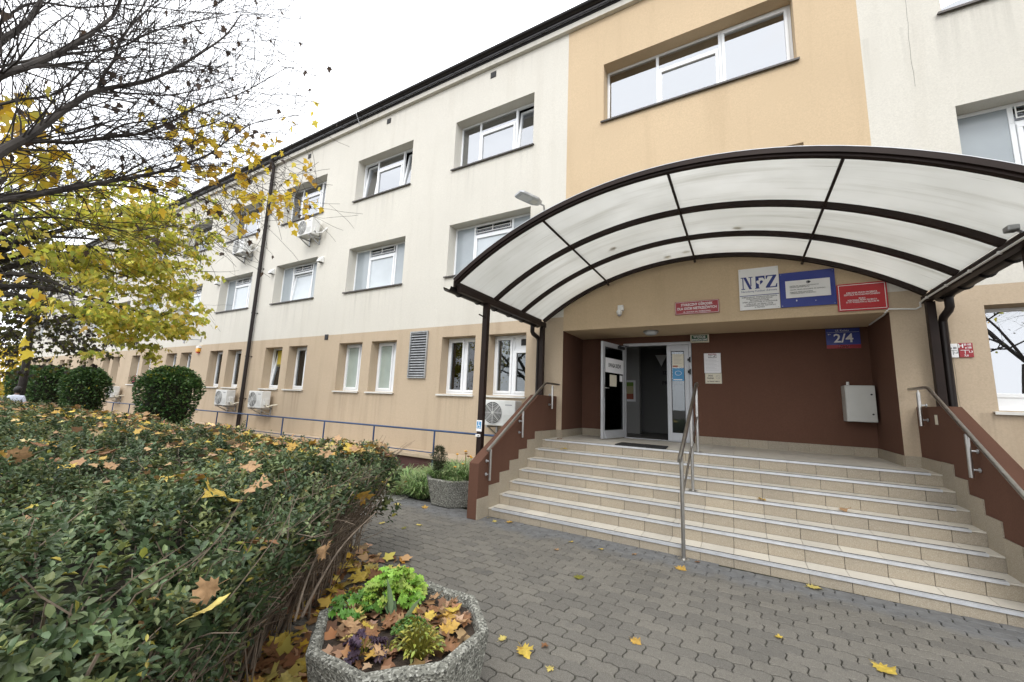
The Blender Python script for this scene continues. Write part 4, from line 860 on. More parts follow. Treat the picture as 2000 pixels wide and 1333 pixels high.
# ------------------------------------------------------------------ air conditioners
def ac_unit(x0, z0, label, w_=.80, h_=.55, d_=.29, upper=False):
    yf = FY-.13-d_; t_ = thing('air_conditioner', label, 'air conditioner', (x0+w_/2, FY, z0), 'outdoor air conditioner units on the facade')
    MB().box(x0, x0+w_, yf, yf+d_, z0, z0+h_).build('casing', 'ac_white', t_, bevel=.018, seg=3)
    cx_, cz_, r_ = x0+w_*.33, z0+h_*.5, h_*.43
    MB().tube([(cx_, yf-.001, cz_), (cx_, yf-.004, cz_)], r_, 28).build('fan_opening', 'ac_dark', t_)
    q = MB()
    for k in range(1, 8): q.tube([(cx_+r_*k/7*math.cos(a), yf-.012, cz_+r_*k/7*math.sin(a)) for a in [i*2*math.pi/24 for i in range(25)]], .0045, 4)
    for k in range(8):
        a = k*math.pi/4; q.tube([(cx_, yf-.012, cz_), (cx_+r_*math.cos(a), yf-.012, cz_+r_*math.sin(a))], .005, 4)
    q.build('fan_grille', 'ac_white', t_)
    q = MB()
    for k in range(7): q.box(x0+w_*.66, x0+w_*.95, yf-.003, yf, z0+h_*(.12+.05*k), z0+h_*(.12+.05*k)+.008)
    q.build('front_ribs', 'cabinet', t_); MB().box(x0+w_*.70, x0+w_*.90, yf-.002, yf, z0+h_*.80, z0+h_*.84).build('maker_plate', 'grey_ink', t_)
    MB().box(x0+w_+.001, x0+w_+.06, yf+.08, yf+.22, z0+.10, z0+.30).build('valve_cover', 'ac_white', t_, bevel=.01)
    MB().tube([(x0+w_+.03, yf+.15, z0+.12), (x0+w_+.10, yf+.15, z0+.04), (x0+w_+.16, yf+.28, z0+.10), (x0+w_+.20, FY, z0+(.3 if upper else .12))], .022, 8).build('pipe', 'white_paint' if upper else 'cream', t_, True)
    for xx in (x0+.12, x0+w_-.14):
        MB().box(xx, xx+.035, yf-.02, FY, z0-.045, z0-.005).box(xx, xx+.035, FY-.03, FY-.001, z0-.22, z0+.10).extrude([(xx, yf+.04, z0-.045), (xx, yf+.08, z0-.045), (xx, FY-.03, z0-.20), (xx, FY-.03, z0-.235)], (.035, 0, 0)).build('bracket', 'galv', t_)
    return t_
ac_unit(-4.90, 1.16, 'large air conditioner behind the canopy post under the last ground floor window', .82, .54)
ac_unit(-14.35, 1.15, 'white air conditioner just right of the downpipe above the blue rail'); ac_unit(-16.60, 1.15, 'white air conditioner just left of the downpipe above the blue rail')
ac_unit(-27.6, 1.12, 'grey air conditioner between the trimmed shrubs far along the wall'); ac_unit(-12.75, 6.86, 'air conditioner under the top floor window right of the downpipe', upper=True); ac_unit(-16.95, 6.9, 'air conditioner under the top floor window left of the downpipe', upper=True)
# ------------------------------------------------------------------ walkway along the wall with its blue rail
t_ = thing('raised_walkway', 'narrow raised walkway with brown plinth along the foot of the facade', 'walkway', (-15, 7.3, 0), kind='structure')
MB().box(-40, SX0-.17, 7.05, FY-.002, .34, .42).build('deck', 'beige_stucco', t_, bevel=.01)
MB().box(-40, SX0-.17, 7.12, FY-.002, -.02, .339).build('plinth', 'plinth', t_); MB().box(-7.55, -7.15, 7.112, 7.119, .16, .30).build('vent_opening', 'dark', t_)
MB().box(-40, -4.9, 6.86, 7.118, -.03, .03).build('kerb', 'aggregate', t_)
t_ = thing('blue_railing', 'long navy blue steel railing in front of the facade', 'railing', (-14, 7.1, .4))
RX0, RX1 = -32.0, -3.78; zt = lambda x: .955+.003*(x+10)
MB().tube([(RX0, 7.085, zt(RX0)), (RX1, 7.085, zt(RX1))], .022, 10).build('top_rail', 'blue_paint', t_, True); MB().tube([(RX0, 7.085, zt(RX0)-.49), (-6.02, 7.085, zt(-6)-.49)], .012, 8).build('lower_rail', 'blue_paint', t_, True)
for k in range(14):
    x = -6.03-1.955*k; MB().tube([(x, 7.085, .02 if k < 3 else .30), (x, 7.085, zt(x))], .020, 8).build('post', 'blue_paint', t_, True)

# ------------------------------------------------------------------ trees, hedges, plants
def spline(pts, n=5):
    P = [Vector(p) for p in pts]; o = []
    for i in range(len(P)-1):
        a, b, c, d = P[max(i-1, 0)], P[i], P[i+1], P[min(i+2, len(P)-1)]
        for k in range(n):
            u = k/n; o.append(.5*((2*b)+(c-a)*u+(2*a-5*b+4*c-d)*u*u+(3*b-a-3*c+d)*u**3))
    o.append(P[-1]); return o
def rvec(): 
    v = Vector((random.gauss(0, 1), random.gauss(0, 1), random.gauss(0, 1))); return v.normalized()
def grow(mb, p, d, length, r, depth, tips, droop=0.0, segs=5, sides=5, kids=(3, 5), spread=.9):
    pts = [p.copy()]; rs = [r]; d = d.normalized()
    for i in range(segs):
        d = (d+rvec()*.16+Vector((0, 0, -droop))).normalized(); p = p+d*(length/segs); pts.append(p.copy()); rs.append(max(.0026, r*(1-.8*(i+1)/segs)))
    mb.tube(pts, rs, sides, caps=False)
    if depth == 0: tips.append((pts[-1], d)); tips.append((pts[-2], d)); return
    for _ in range(random.randint(*kids)):
        i = random.randint(1, segs); nd = (d*.75+rvec()*spread).normalized()
        grow(mb, pts[i], nd, length*random.uniform(.45, .7), max(.002, rs[i]*.75), depth-1, tips, droop, max(3, segs-1), max(3, sides-1), kids, spread)
    tips.append((pts[-1], d))
NPA = lambda L_: np.array([tuple(v) for v in L_])

# --- the bare maple whose limbs reach in at the upper edge
mp_ = thing('maple_tree', 'nearly bare maple with long dark limbs and a few golden leaves', 'tree', (-6.1, -1.1, 0))
limb = MB(); twigs = MB(); tips = []
trunk_top = Vector((-6.0, -.9, 2.6))
limb.tube(spline([(-6.15, -1.15, -.05), (-6.1, -1.1, .8), (-6.0, -.95, 1.9), tuple(trunk_top)], 4), [.27-.006*i for i in range(13)], 12)
def L_(px): return [at(*p) for p in px]
LIMBS = [   # (start radius, end radius, way points seen at (px, py, metres))
 (.075, .010, [(-60, 185, 5.0), (0, 148, 5.0), (60, 128, 5.1), (130, 95, 5.3), (185, 60, 5.5), (225, 25, 5.7), (250, -40, 5.9)]),
 (.028, .005, [(-40, 140, 5.3), (60, 118, 5.4), (150, 104, 5.6), (230, 94, 5.8), (300, 62, 6.0), (370, 45, 6.3), (440, 30, 6.6)]),
 (.080, .014, [(-70, 150, 5.6), (0, 82, 5.7), (30, 62, 5.8), (66, 28, 5.9), (90, -30, 6.0)]),
 (.088, .007, [(-80, 360, 4.7), (0, 298, 4.9), (50, 270, 5.0), (92, 240, 5.2), (140, 205, 5.4), (190, 178, 5.6), (280, 160, 5.9), (335, 138, 6.2), (392, 104, 6.5), (440, 70, 6.8), (470, 30, 7.1)]),
 (.034, .005, [(190, 178, 5.6), (202, 148, 5.7), (224, 116, 5.8), (236, 78, 5.9), (270, 36, 6.1), (310, 0, 6.3)]),
 (.026, .004, [(195, 180, 5.6), (262, 183, 5.8), (330, 186, 6.0), (400, 172, 6.3), (470, 145, 6.6)]),
 (.060, .005, [(-60, 300, 5.2), (0, 287, 5.3), (80, 276, 5.4), (140, 279, 5.6), (200, 270, 5.8), (280, 260, 6.0), (335, 238, 6.3), (400, 202, 6.6), (470, 183, 6.9), (560, 132, 7.3)]),
 (.024, .004, [(200, 270, 5.8), (245, 243, 5.9), (330, 232, 6.1), (385, 210, 6.4), (450, 192, 6.7), (540, 205, 7.1)]),
 (.062, .004, [(-60, 408, 5.0), (0, 392, 5.1), (100, 376, 5.3), (200, 357, 5.6), (262, 347, 5.8), (330, 331, 6.1), (400, 306, 6.4), (432, 284, 6.6), (462, 262, 6.8), (505, 238, 7.1), (600, 224, 7.6)]),
 (.036, .004, [(-60, 385, 5.4), (0, 382, 5.5), (90, 372, 5.7), (170, 362, 5.9), (260, 340, 6.1), (345, 312, 6.4), (430, 296, 6.7), (520, 330, 7.1)]),
 (.018, .003, [(262, 347, 5.8), (330, 345, 6.0), (400, 352, 6.3), (470, 372, 6.6), (540, 396, 6.9), (620, 400, 7.3)]),
 (.018, .003, [(330, 331, 6.1), (400, 325, 6.3), (480, 330, 6.6), (560, 352, 6.9), (650, 362, 7.3)]),
 (.030, .004, [(-50, 100, 6.3), (50, 10, 6.5), (160, 15, 6.8), (260, 10, 7.0), (360, 22, 7.3), (460, 30, 7.7)]),
 (.026, .004, [(92, 240, 5.2), (130, 262, 5.4), (200, 245, 5.6), (260, 262, 5.8), (330, 258, 6.1), (420, 240, 6.4), (500, 180, 6.8)]),
 (.022, .004, [(0, 430, 5.6), (110, 425, 5.8), (190, 440, 6.0), (260, 452, 6.2), (330, 440, 6.5), (400, 455, 6.8)]),
 (.030, .005, [(-40, 215, 5.5), (40, 195, 5.6), (110, 182, 5.7), (180, 120, 5.9), (240, 70, 6.1), (300, -20, 6.4)])]
hub = Vector((-5.35, -.35, 3.1))
limb.tube(spline([tuple(trunk_top), tuple(trunk_top.lerp(hub, .5)), tuple(hub)], 4), [.2-.008*i for i in range(9)], 10)
for r0, r1, wp in LIMBS:
    r0 *= .38; r1 *= .8
    P = spline(L_(wp), 5); n = len(P)
    if wp[0][0] < 0: P = spline([tuple(hub), tuple(hub.lerp(P[0], .55)+Vector((0, 0, .1))), tuple(P[0])], 3)[:-1]+P; rs = [r0*1.15]*(len(P)-n)+[r0+(r1-r0)*i/(n-1) for i in range(n)]
    else: rs = [r0+(r1-r0)*i/(n-1) for i in range(n)]
    limb.tube(P, rs, 8)
    for i in range(len(P)-n+2, len(P), 1):
        d = (P[i]-P[i-1]).normalized()
        if proj(P[i])[0] > 575: continue
        for _ in range(random.choice((1, 1, 2))):
            nd = (d*.9+rvec()*.75+Vector((0, 0, .08))).normalized(); grow(twigs, P[i], nd, random.uniform(.4, 1.05), min(.007, rs[i]*.5), 1, tips, .01, 5, 4, (2, 4), .7)
limb.build('trunk', 'bark', mp_, True); tw = twigs.build('twigs', 'twig_dark', mp_); tw['kind'] = 'stuff'
# leaves: golden ones on the lower limbs, dark shrivelled ones elsewhere
P_, D_, Ls, Cs = [], [], [], []
def in_zone(px, py):
    a = (px-470)/190; b = (py-(250+.42*(px-330)))/70
    return (a*a+b*b < 1) or (px < 330 and 330 < py < 430 and random.random() < .35)
for p, d in tips:
    px, py, pz = proj(p)
    if pz < .5: continue
    if in_zone(px, py) and random.random() < .11:
        for _ in range(random.randint(1, 2)):
            P_.append(tuple(p+rvec()*.06)); D_.append(tuple((rvec()*.6+Vector((0, 0, -1))).normalized())); Ls.append(random.uniform(.07, .12)); Cs.append(random.choice([(.84, .66, .06), (.80, .58, .05), (.72, .48, .05), (.84, .70, .11), (.54, .32, .05)]))
    elif random.random() < .05:
        P_.append(tuple(p)); D_.append(tuple((rvec()*.5+Vector((0, 0, -1))).normalized())); Ls.append(random.uniform(.05, .09)); Cs.append((.07, .045, .03))
# hanging sprays of big golden leaves close by on the left, on their own drooping twigs
spr = MB()
for (px, py, ds, n) in [(30, 175, 3.7, 5), (62, 205, 3.6, 7), (20, 250, 3.5, 9), (75, 255, 3.6, 10), (40, 300, 3.4, 12), (85, 320, 3.6, 10), (15, 345, 3.4, 9), (70, 350, 3.6, 8), (105, 330, 3.9, 5), (20, 490, 3.5, 3), (75, 570, 3.9, 5), (95, 600, 4.0, 4), (85, 645, 4.0, 5), (60, 480, 4.0, 4), (5, 200, 3.6, 8), (45, 230, 3.7, 8), (60, 285, 3.6, 10), (10, 310, 3.5, 10), (100, 290, 3.8, 6), (50, 340, 3.5, 10), (25, 385, 3.6, 6)]:
    c = at(px, py, ds+2.1); top = c+Vector((random.uniform(-.5, -.2), random.uniform(-.2, .2), random.uniform(.35, .6)))
    spr.tube(spline([tuple(top), tuple(top.lerp(c, .5)+Vector((.05, 0, .08))), tuple(c)], 3), .004, 4, caps=False)
    for _ in range(n):
        q = c+rvec()*random.uniform(.02, .33); P_.append(tuple(q)); D_.append(tuple((rvec()*.55+Vector((.2, 0, -1))).normalized())); Ls.append(random.uniform(.075, .125)); Cs.append(random.choice([(.76, .56, .05), (.70, .47, .04), (.80, .62, .08), (.58, .36, .04), (.66, .58, .08)]))
for px, py, ds, n in [(330, 225, 6.4, 6), (355, 245, 6.5, 8), (385, 240, 6.5, 5), (420, 230, 6.6, 4), (445, 262, 6.7, 7), (300, 355, 6.2, 6), (345, 345, 6.4, 6), (405, 340, 6.5, 9), (430, 330, 6.6, 8), (470, 345, 6.7, 10), (455, 375, 6.7, 9), (495, 380, 6.8, 10), (530, 385, 6.9, 10), (560, 392, 7.0, 9), (500, 415, 6.9, 9), (540, 418, 7.0, 9), (465, 400, 6.8, 8), (590, 400, 7.1, 6), (610, 350, 7.2, 5), (575, 345, 7.1, 4), (612, 412, 7.2, 5), (465, 447, 6.8, 6), (440, 415, 6.7, 5), (575, 440, 7.0, 4), (545, 295, 7.1, 4), (590, 325, 7.2, 4), (520, 290, 7.0, 4), (612, 205, 7.4, 3), (575, 245, 7.3, 3), (490, 300, 6.8, 5), (425, 400, 6.6, 5), (480, 425, 6.8, 6)]:
    c = at(px, py, ds)
    spr.tube(spline([tuple(c+Vector((-.35, -.1, .25))), tuple(c+Vector((-.15, 0, .14))), tuple(c+Vector((.1, 0, -.02)))], 3), .004, 4, caps=False)
    for _ in range(int(n*1.0+.5)):
        q = c+rvec()*random.uniform(.02, .27); P_.append(tuple(q)); D_.append(tuple((rvec()*.6+Vector((.1, 0, -1))).normalized())); Ls.append(random.uniform(.075, .13)); Cs.append(random.choice([(.84, .66, .06), (.82, .60, .05), (.74, .50, .04), (.86, .72, .12), (.58, .35, .05)]))
so = spr.build('leaf_stalks', 'twig_dark', mp_); so['kind'] = 'stuff'
Ls = np.array(Ls); cr_l = scatter('crown', MAPLE_S, P_, D_, rng.normal(0, 1, (len(P_), 3)), Ls, Ls*rng.uniform(.85, 1.1, len(Ls)), np.array(Cs), 'tree_leaf', mp_)

# --- denser trees further back
def crown(name, parent, clumps, per, ln, cols, matname='tree_leaf', hang=.7):
    P, D = [], []
    for c, r_, k in clumps:
        for _ in range(max(3, int(11*k))):                       # flat sprays of leaves spread through the clump
            v = rng.normal(0, 1, 3); v = v/np.linalg.norm(v)*rng.uniform(.2, 1.05)**.6; sc = np.array(c)+v*np.array(r_)*1.1; n = int(per*k/11*rng.uniform(.4, 1.5))
            o_ = unit(rng.normal(0, 1, (n, 3)))*(rng.uniform(0, 1, (n, 1))**.6)*np.array(r_)*np.array([.46, .46, .30]); o_[:, 2] -= .25*np.hypot(o_[:, 0], o_[:, 1])
            P.append(sc+o_); D.append(unit(rng.normal(0, 1, (n, 3)))*.7+np.array([0, 0, -hang]))
    P = np.concatenate(P); D = np.concatenate(D); n = len(P); ll = rng.uniform(*ln, n)
    return scatter(name, MAPLE_S, P, D, rng.normal(0, 1, (n, 3)), ll, ll*.95, pick(cols, n, .2), matname, parent)
def limbs_to(parent, base, fork, targets, r0, m_='bark', rt=.02):
    q = MB(); q.tube(spline([base, tuple(Vector(base).lerp(Vector(fork), .5)+Vector((.1, .05, 0))), fork], 4), [r0*(1-.03*i) for i in range(9)], 10)
    tp = []
    for tgt in targets:
        a, b = Vector(fork), Vector(tgt); mid = a.lerp(b, .5)+Vector((0, 0, .15*(b-a).length))+rvec()*.2
        P = spline([tuple(a), tuple(mid), tuple(b)], 5); q.tube(P, [r0*.5+(rt*.35-r0*.5)*i/(len(P)-1) for i in range(len(P))], 6, caps=False)
        for i in range(3, len(P), 1):
            for _ in range(2): grow(q, P[i], ((P[i]-P[i-1]).normalized()*.6+rvec()), random.uniform(.5, 1.1), .010, 1, tp, .01, 4, 3, (1, 3), .8)
    return q.build('trunk', m_, parent, True)
YG = [(.60, .56, .09), (.50, .50, .08), (.70, .62, .13), (.42, .44, .08), (.72, .56, .10), (.34, .36, .07)]
t2 = thing('yellow_green_maple', 'leafy maple with yellow-green foliage hanging before the far facade', 'tree', (-13.4, .2, 0))
cl = []
for px, py, ds, rr, k in [(200, 420, 11.6, (1.1, .9, .5), 1), (270, 420, 11.8, (1.1, .9, .45), 1), (335, 425, 12, (.9, .8, .4), .8), (380, 440, 12.2, (.6, .6, .35), .5), (230, 470, 11.4, (1.1, .9, .5), 1), (300, 490, 11.6, (1.1, .9, .45), 1.1), (360, 500, 12, (.7, .7, .35), .6), (170, 530, 11.5, (1., .9, .5), .8), (250, 540, 11.4, (1.1, .9, .5), 1.1), (310, 545, 11.6, (.8, .8, .4), .7), (190, 590, 11.3, (1., .9, .45), .9), (260, 600, 11.3, (1.0, .9, .45), 1.2), (310, 620, 11.5, (.9, .8, .35), 1), (345, 640, 11.7, (.45, .5, .25), .4), (230, 640, 11.2, (.9, .8, .35), .9), (290, 665, 11.3, (.6, .6, .25), .5), (130, 500, 11.8, (1, .9, .5), .55), (100, 405, 11.8, (1, 1, .5), .6), (30, 430, 11.5, (1, 1, .5), .5), (150, 425, 11.8, (1, 1, .5), .8), (20, 350, 12, (1, 1, .6), .5), (400, 415, 12.2, (.5, .5, .3), .35), (300, 400, 12, (.9, .8, .35), .7), (355, 590, 11.8, (.5, .5, .3), .45), (385, 530, 12, (.5, .5, .3), .35), (320, 700, 11.5, (.35, .4, .2), .25), (415, 470, 12.2, (.45, .5, .3), .3), (200, 680, 11.4, (.6, .6, .25), .4), (60, 380, 11.8, (1, 1, .5), .5), (230, 375, 12, (.9, .9, .4), .45), (150, 360, 12, (1, 1, .45), .45), (300, 365, 12.2, (.7, .7, .35), .3), (80, 310, 12, (1, 1, .5), .35), (180, 310, 12, (.8, .8, .4), .25), (30, 280, 12, (1, 1, .5), .3)]: cl.append((tuple(at(px, py, ds)), rr, k))
limbs_to(t2, (-13.4, .2, -.05), (-13.2, .4, 2.9), [c[0] for c in cl[::2]], .17)
crown('crown', t2, cl, 520, (.07, .125), YG)
OL = [(.07, .075, .02), (.05, .05, .025), (.10, .10, .02), (.045, .035, .035), (.14, .13, .025), (.06, .05, .045)]
t3 = thing('dark_leaved_tree', 'tree with dark olive and purplish leaves at the far left behind the hedge', 'tree', tuple(Vector(at(43, 745, 25)).xy.to_3d()))
cl = [(tuple(at(px, py, ds)), rr, k) for px, py, ds, rr, k in [(20, 500, 15, (1.2, 1.2, .7), 1), (80, 520, 15.5, (1.2, 1.2, .6), 1), (20, 570, 15, (1.2, 1.2, .6), 1.1), (90, 590, 15.5, (1.3, 1.2, .6), 1.2), (30, 640, 15, (1.3, 1.2, .5), 1.2), (100, 650, 15.5, (1.2, 1.2, .45), 1.1), (150, 620, 16, (.9, .9, .5), .6), (60, 690, 15.5, (1.2, 1.1, .35), .8), (150, 665, 16, (.7, .7, .3), .4), (0, 690, 15, (1, 1, .4), .7), (110, 560, 16, (1.2, 1, .6), .8), (40, 460, 15, (1.1, 1.1, .5), .6)]]
limbs_to(t3, tuple(Vector(at(43, 745, 25)).xy.to_3d()-Vector((0, 0, .05))), tuple(at(60, 640, 24)), [c[0] for c in cl[::2]], .13, 'twig_dark')
crown('crown', t3, cl, 430, (.07, .12), OL)
t4 = thing('far_yellow_tree', 'distant bright yellow tree beyond the end of the building', 'tree', (-58, 9, 0))
cl = [(tuple(at(px, py, ds)), rr, k) for px, py, ds, rr, k in [(15, 715, 58, (3, 3, 1.5), 1), (-10, 735, 58, (3, 3, 1.4), 1), (30, 740, 60, (2.4, 3, 1.2), .8), (10, 690, 60, (3, 3, 1.6), 1), (-25, 700, 58, (3, 3, 2), 1), (38, 770, 60, (2, 3, 1), .5), (5, 762, 58, (3, 3, 1.3), 1)]]
limbs_to(t4, (-58, 9, -.05), (-58, 9, 2.4), [c[0] for c in cl], .2); crown('crown', t4, cl, 420, (.25, .42), [(.62, .44, .03), (.52, .40, .04), (.40, .34, .04), (.66, .50, .08)])
# trees across the yard behind the viewer (seen mirrored in the panes)
def yard_tree(name, label, x, y_, h_, bare, seed):
    random.seed(seed); t_ = thing(name, label, 'tree', (x, y_, 0), 'trees across the yard'); q = MB(); tp = []
    fk = Vector((x+.2, y_, h_*.33)); q.tube(spline([(x, y_, -.05), (x+.05, y_, h_*.18), tuple(fk)], 4), [(.34 if bare else .30)-.012*i for i in range(9)], 10)
    for k in range(7):
        a = k*2*math.pi/7+random.uniform(-.3, .3); d = Vector((math.cos(a)*.75, math.sin(a)*.75, random.uniform(.7, 1.5)))
        grow(q, fk, d, h_*random.uniform(.45, .62), .085 if bare else .14, 3, tp, .0, 6, 6, (3, 4), .8)
    q.build('trunk', 'bark', t_, True)
    k = 1 if bare else 4; pts = NPA([p for p, d in tp]); pts = np.repeat(pts, k, 0)+rng.normal(0, .25, (len(pts)*k, 3))
    if bare: pts = pts[::3]
    n = len(pts); ll = rng.uniform(.12, .2, n); scatter('crown', MAPLE_S, pts, rng.normal(0, 1, (n, 3)), rng.normal(0, 1, (n, 3)), ll, ll, pick(YG+OL, n), 'tree_leaf', t_)
yard_tree('yard_maple', 'bare forked tree across the yard mirrored in the ground floor window', 14.2, -18.5, 15, True, 3); yard_tree('yard_tree', 'leafy tree across the yard behind the viewer', -14, -11, 9, False, 5); yard_tree('yard_oak', 'leafy tree across the yard mirrored in the far windows', -30, -10, 10, False, 8); yard_tree('yard_lime', 'leafy tree across the yard near the gate', 1.5, -15, 9, False, 11)
yard_tree('unseen_shade_tree', 'leafy tree added out of view right of the steps to shade the wall', 8.2, 2.2, 10, False, 14)  # unseen tree, added to block sky light from the right-hand wall and steps
random.seed(21)

# --- clipped shrubs in a row
SHG = [(.055, .115, .034), (.075, .140, .042), (.042, .092, .030), (.10, .165, .045)]
def shrub(label, px, y_, dia, ztop, dark):
    d0 = ray(px, 760); c = Vector((d0[0]/d0[1]*y_, y_, 0)); t_ = thing('clipped_shrub', label, 'shrub', tuple(c), 'clipped shrubs in a row'); r_ = dia/2
    q = MB(); tp = []
    for k in range(46):
        a = random.uniform(0, 6.28); rr = r_*math.sqrt(random.random())*.8; b0 = c+Vector((math.cos(a)*rr*.25, math.sin(a)*rr*.25, -.03)); e = c+Vector((math.cos(a)*rr, math.sin(a)*rr, random.uniform(.9, ztop-.25)))
        q.tube(spline([tuple(b0), tuple(b0.lerp(e, .5)+rvec()*.06), tuple(e)], 3), [.014, .013, .012, .010, .009, .007, .006], 4, caps=False)
    q.build('stems', 'twig_dark', t_)
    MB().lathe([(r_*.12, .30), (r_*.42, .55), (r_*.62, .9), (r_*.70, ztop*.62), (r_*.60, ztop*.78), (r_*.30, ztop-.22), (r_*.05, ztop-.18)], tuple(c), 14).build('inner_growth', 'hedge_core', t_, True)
    n = 8500; u = rng.uniform(0, 1, n); th = rng.uniform(0, 2*np.pi, n)
    # barrel with a domed top, denser towards its skin
    z = .22+(ztop-.22)*rng.uniform(0, 1, n)**.8; hh = (z-.22)/(ztop-.22)
    rad = r_*np.clip(np.minimum(.58+.62*hh, 1.0)*np.sqrt(np.clip(1-np.clip((hh-.56)/.46, 0, 1)**2.0, 0, 1)), .02, 1)*(1+.08*np.sin(3*th+px)+.06*np.sin(7*th+9*hh)+.05*np.sin(13*th-17*hh))
    rad = rad*(1-.45*rng.uniform(0, 1, n)**2.2)*np.where(rng.uniform(0, 1, n) < .07, rng.uniform(1.0, 1.17, n), 1)
    top = rng.uniform(0, 1, n) < .22; rt = r_*.92*np.sqrt(rng.uniform(0, 1, n)); rad = np.where(top, rt, rad); z = np.where(top, ztop-.62*(rt/r_)**2.4*1.0-.12*rng.uniform(0, 1, n)**2, z)
    P = np.stack([c.x+rad*np.cos(th), c.y+rad*np.sin(th), z+rng.normal(0, .02, n)], 1); D = np.stack([np.cos(th), np.sin(th), rng.normal(.25, .5, n)], 1)+rng.normal(0, .5, (n, 3)); N = np.stack([np.cos(th)*.4, np.sin(th)*.4, np.ones(n)], 1)+rng.normal(0, .5, (n, 3))
    ll = rng.uniform(.06, .105, n); cols = pick(SHG, n, .25)*dark
    yel = rng.uniform(0, 1, n) < (.16*np.clip((z-ztop+.45)/.4, 0, 1) if dark > 1 else .01); cols[yel] = pick([(.42, .40, .05)], int(yel.sum()))
    scatter('foliage', PRIVET, P, D, N, ll, ll*.6, cols, 'leaf', t_)['kind'] = 'stuff'
shrub('rounded clipped shrub with yellowing top standing alone before the railing', 333, 5.55, 1.62, 2.33, 1.1); shrub('dark clipped shrub at the near end of the group of three', 166, 5.4, 1.45, 2.36, .85); shrub('dark clipped shrub in the middle of the group of three', 99, 5.15, 1.5, 2.42, .95); shrub('dark clipped shrub at the far end of the group of three', 54, 5.0, 1.5, 2.46, .9)

# --- the big clipped hedge in front
hedge = thing('clipped_hedge', 'broad waist-high privet hedge strewn with fallen maple leaves', 'hedge', (-6, 1.5, 0))
EDGE = [(-3.18, 3.02), (-2.47, 1.95), (-1.94, 1.22), (-1.52, .66), (-1.28, .10), (-1.14, -1.6)]   # right-hand outline at the top
def edge_x(y_):
    ys = [p[1] for p in EDGE][::-1]; xs_ = [p[0] for p in EDGE][::-1]; return np.interp(y_, ys, xs_)
def far_y(x): return 3.18+.05*np.sin(x*1.7)
def top_z(x, y_):
    d = edge_x(y_)-x
    zz = 1.11+.05*np.sin(1.3*x+2.9*y_+.6)*np.sin(3.1*x-1.2*y_)+.040*np.sin(2.1*x+.7*y_)+.035*np.sin(5.3*y_-1.1*x)+.03*np.sin(9*x+4*y_)+.02*np.sin(13*y_-7*x)
    tr = np.exp(-((d-1.75)/.42)**2)*np.clip((2.3-y_)/1.2, 0, 1)*.20          # dip between the two strips of hedge
    rnd = .16*np.exp(-np.clip(d, 0, 9)/.22)+.08*np.exp(-np.clip(far_y(x)-y_, 0, 9)/.12)
    return zz-tr-rnd
HG = [(.080, .118, .050), (.058, .092, .038), (.105, .142, .060), (.044, .074, .030), (.135, .165, .075), (.070, .106, .052), (.125, .145, .05)]
def shoots(B, A, ln, m, size, gap=.0):
    # B: shoot tips, A: shoot axes, leaves set in crossing pairs along each shoot
    n = len(B); A = unit(A); ref = unit(np.cross(A, rng.normal(0, 1, (n, 3)))); ref2 = np.cross(A, ref); lt = rng.uniform(*ln, n); sz = rng.uniform(*size, n); out = []
    tone = 1+rng.normal(0, .20, (n, 1)); base = np.array(HG)[rng.integers(0, len(HG), n)]*tone
    for j in range(m):
        pair = j//2; u = (pair+.5)/(m/2); ang = (pair % 2)*np.pi/2+(j % 2)*np.pi+rng.normal(0, .25, n)
        side = ref*np.cos(ang)[:, None]+ref2*np.sin(ang)[:, None]; up = .25+.75*u
        P = B-A*(lt*(1-u))[:, None]; D = side+A*(up+rng.normal(0, .2, n))[:, None]+rng.normal(0, .12, (n, 3)); N = A*1.0-side*.4+rng.normal(0, .2, (n, 3))
        L__ = sz*(.62+.55*np.sin(np.pi*min(1, u*.85+.1)))*rng.uniform(.8, 1.15, n); out.append((P, D, N, L__, np.clip(base*(1+rng.normal(0, .15, (n, 1)))*(.9+.35*u), .01, .6)))
    keep = rng.uniform(0, 1, n*m) > gap; return [np.concatenate([o_[i] for o_ in out])[keep] for i in range(5)]
def top_shoots(n, xr, yr, ln, m, size):
    x = rng.uniform(*xr, n); y_ = rng.uniform(*yr, n); thin = np.sin(4.1*x+2.3*y_)+np.sin(7.3*y_-3.1*x+1)+np.sin(2.2*x-5.9*y_)
    ok = (x < edge_x(y_)+.02) & (y_ < far_y(x)) & ((thin > -1.6) | (rng.uniform(0, 1, n) < .6)); x, y_ = x[ok], y_[ok]; k = len(x)
    z = top_z(x, y_)+rng.normal(0, .035, k)+.05*(rng.uniform(0, 1, k) > .93); A = np.stack([rng.normal(.06, .38, k), rng.normal(0, .38, k), np.ones(k)], 1); return shoots(np.stack([x, y_, z], 1), A, ln, m, size, .08)
parts = [top_shoots(6200, (-4.2, -1.0), (-.6, 3.2), (.10, .24), 14, (.030, .048)), top_shoots(3600, (-8.5, -4.2), (-.3, 3.25), (.10, .2), 12, (.034, .056)), top_shoots(2600, (-24, -8.5), (.2, 3.25), (.12, .22), 10, (.055, .09))]
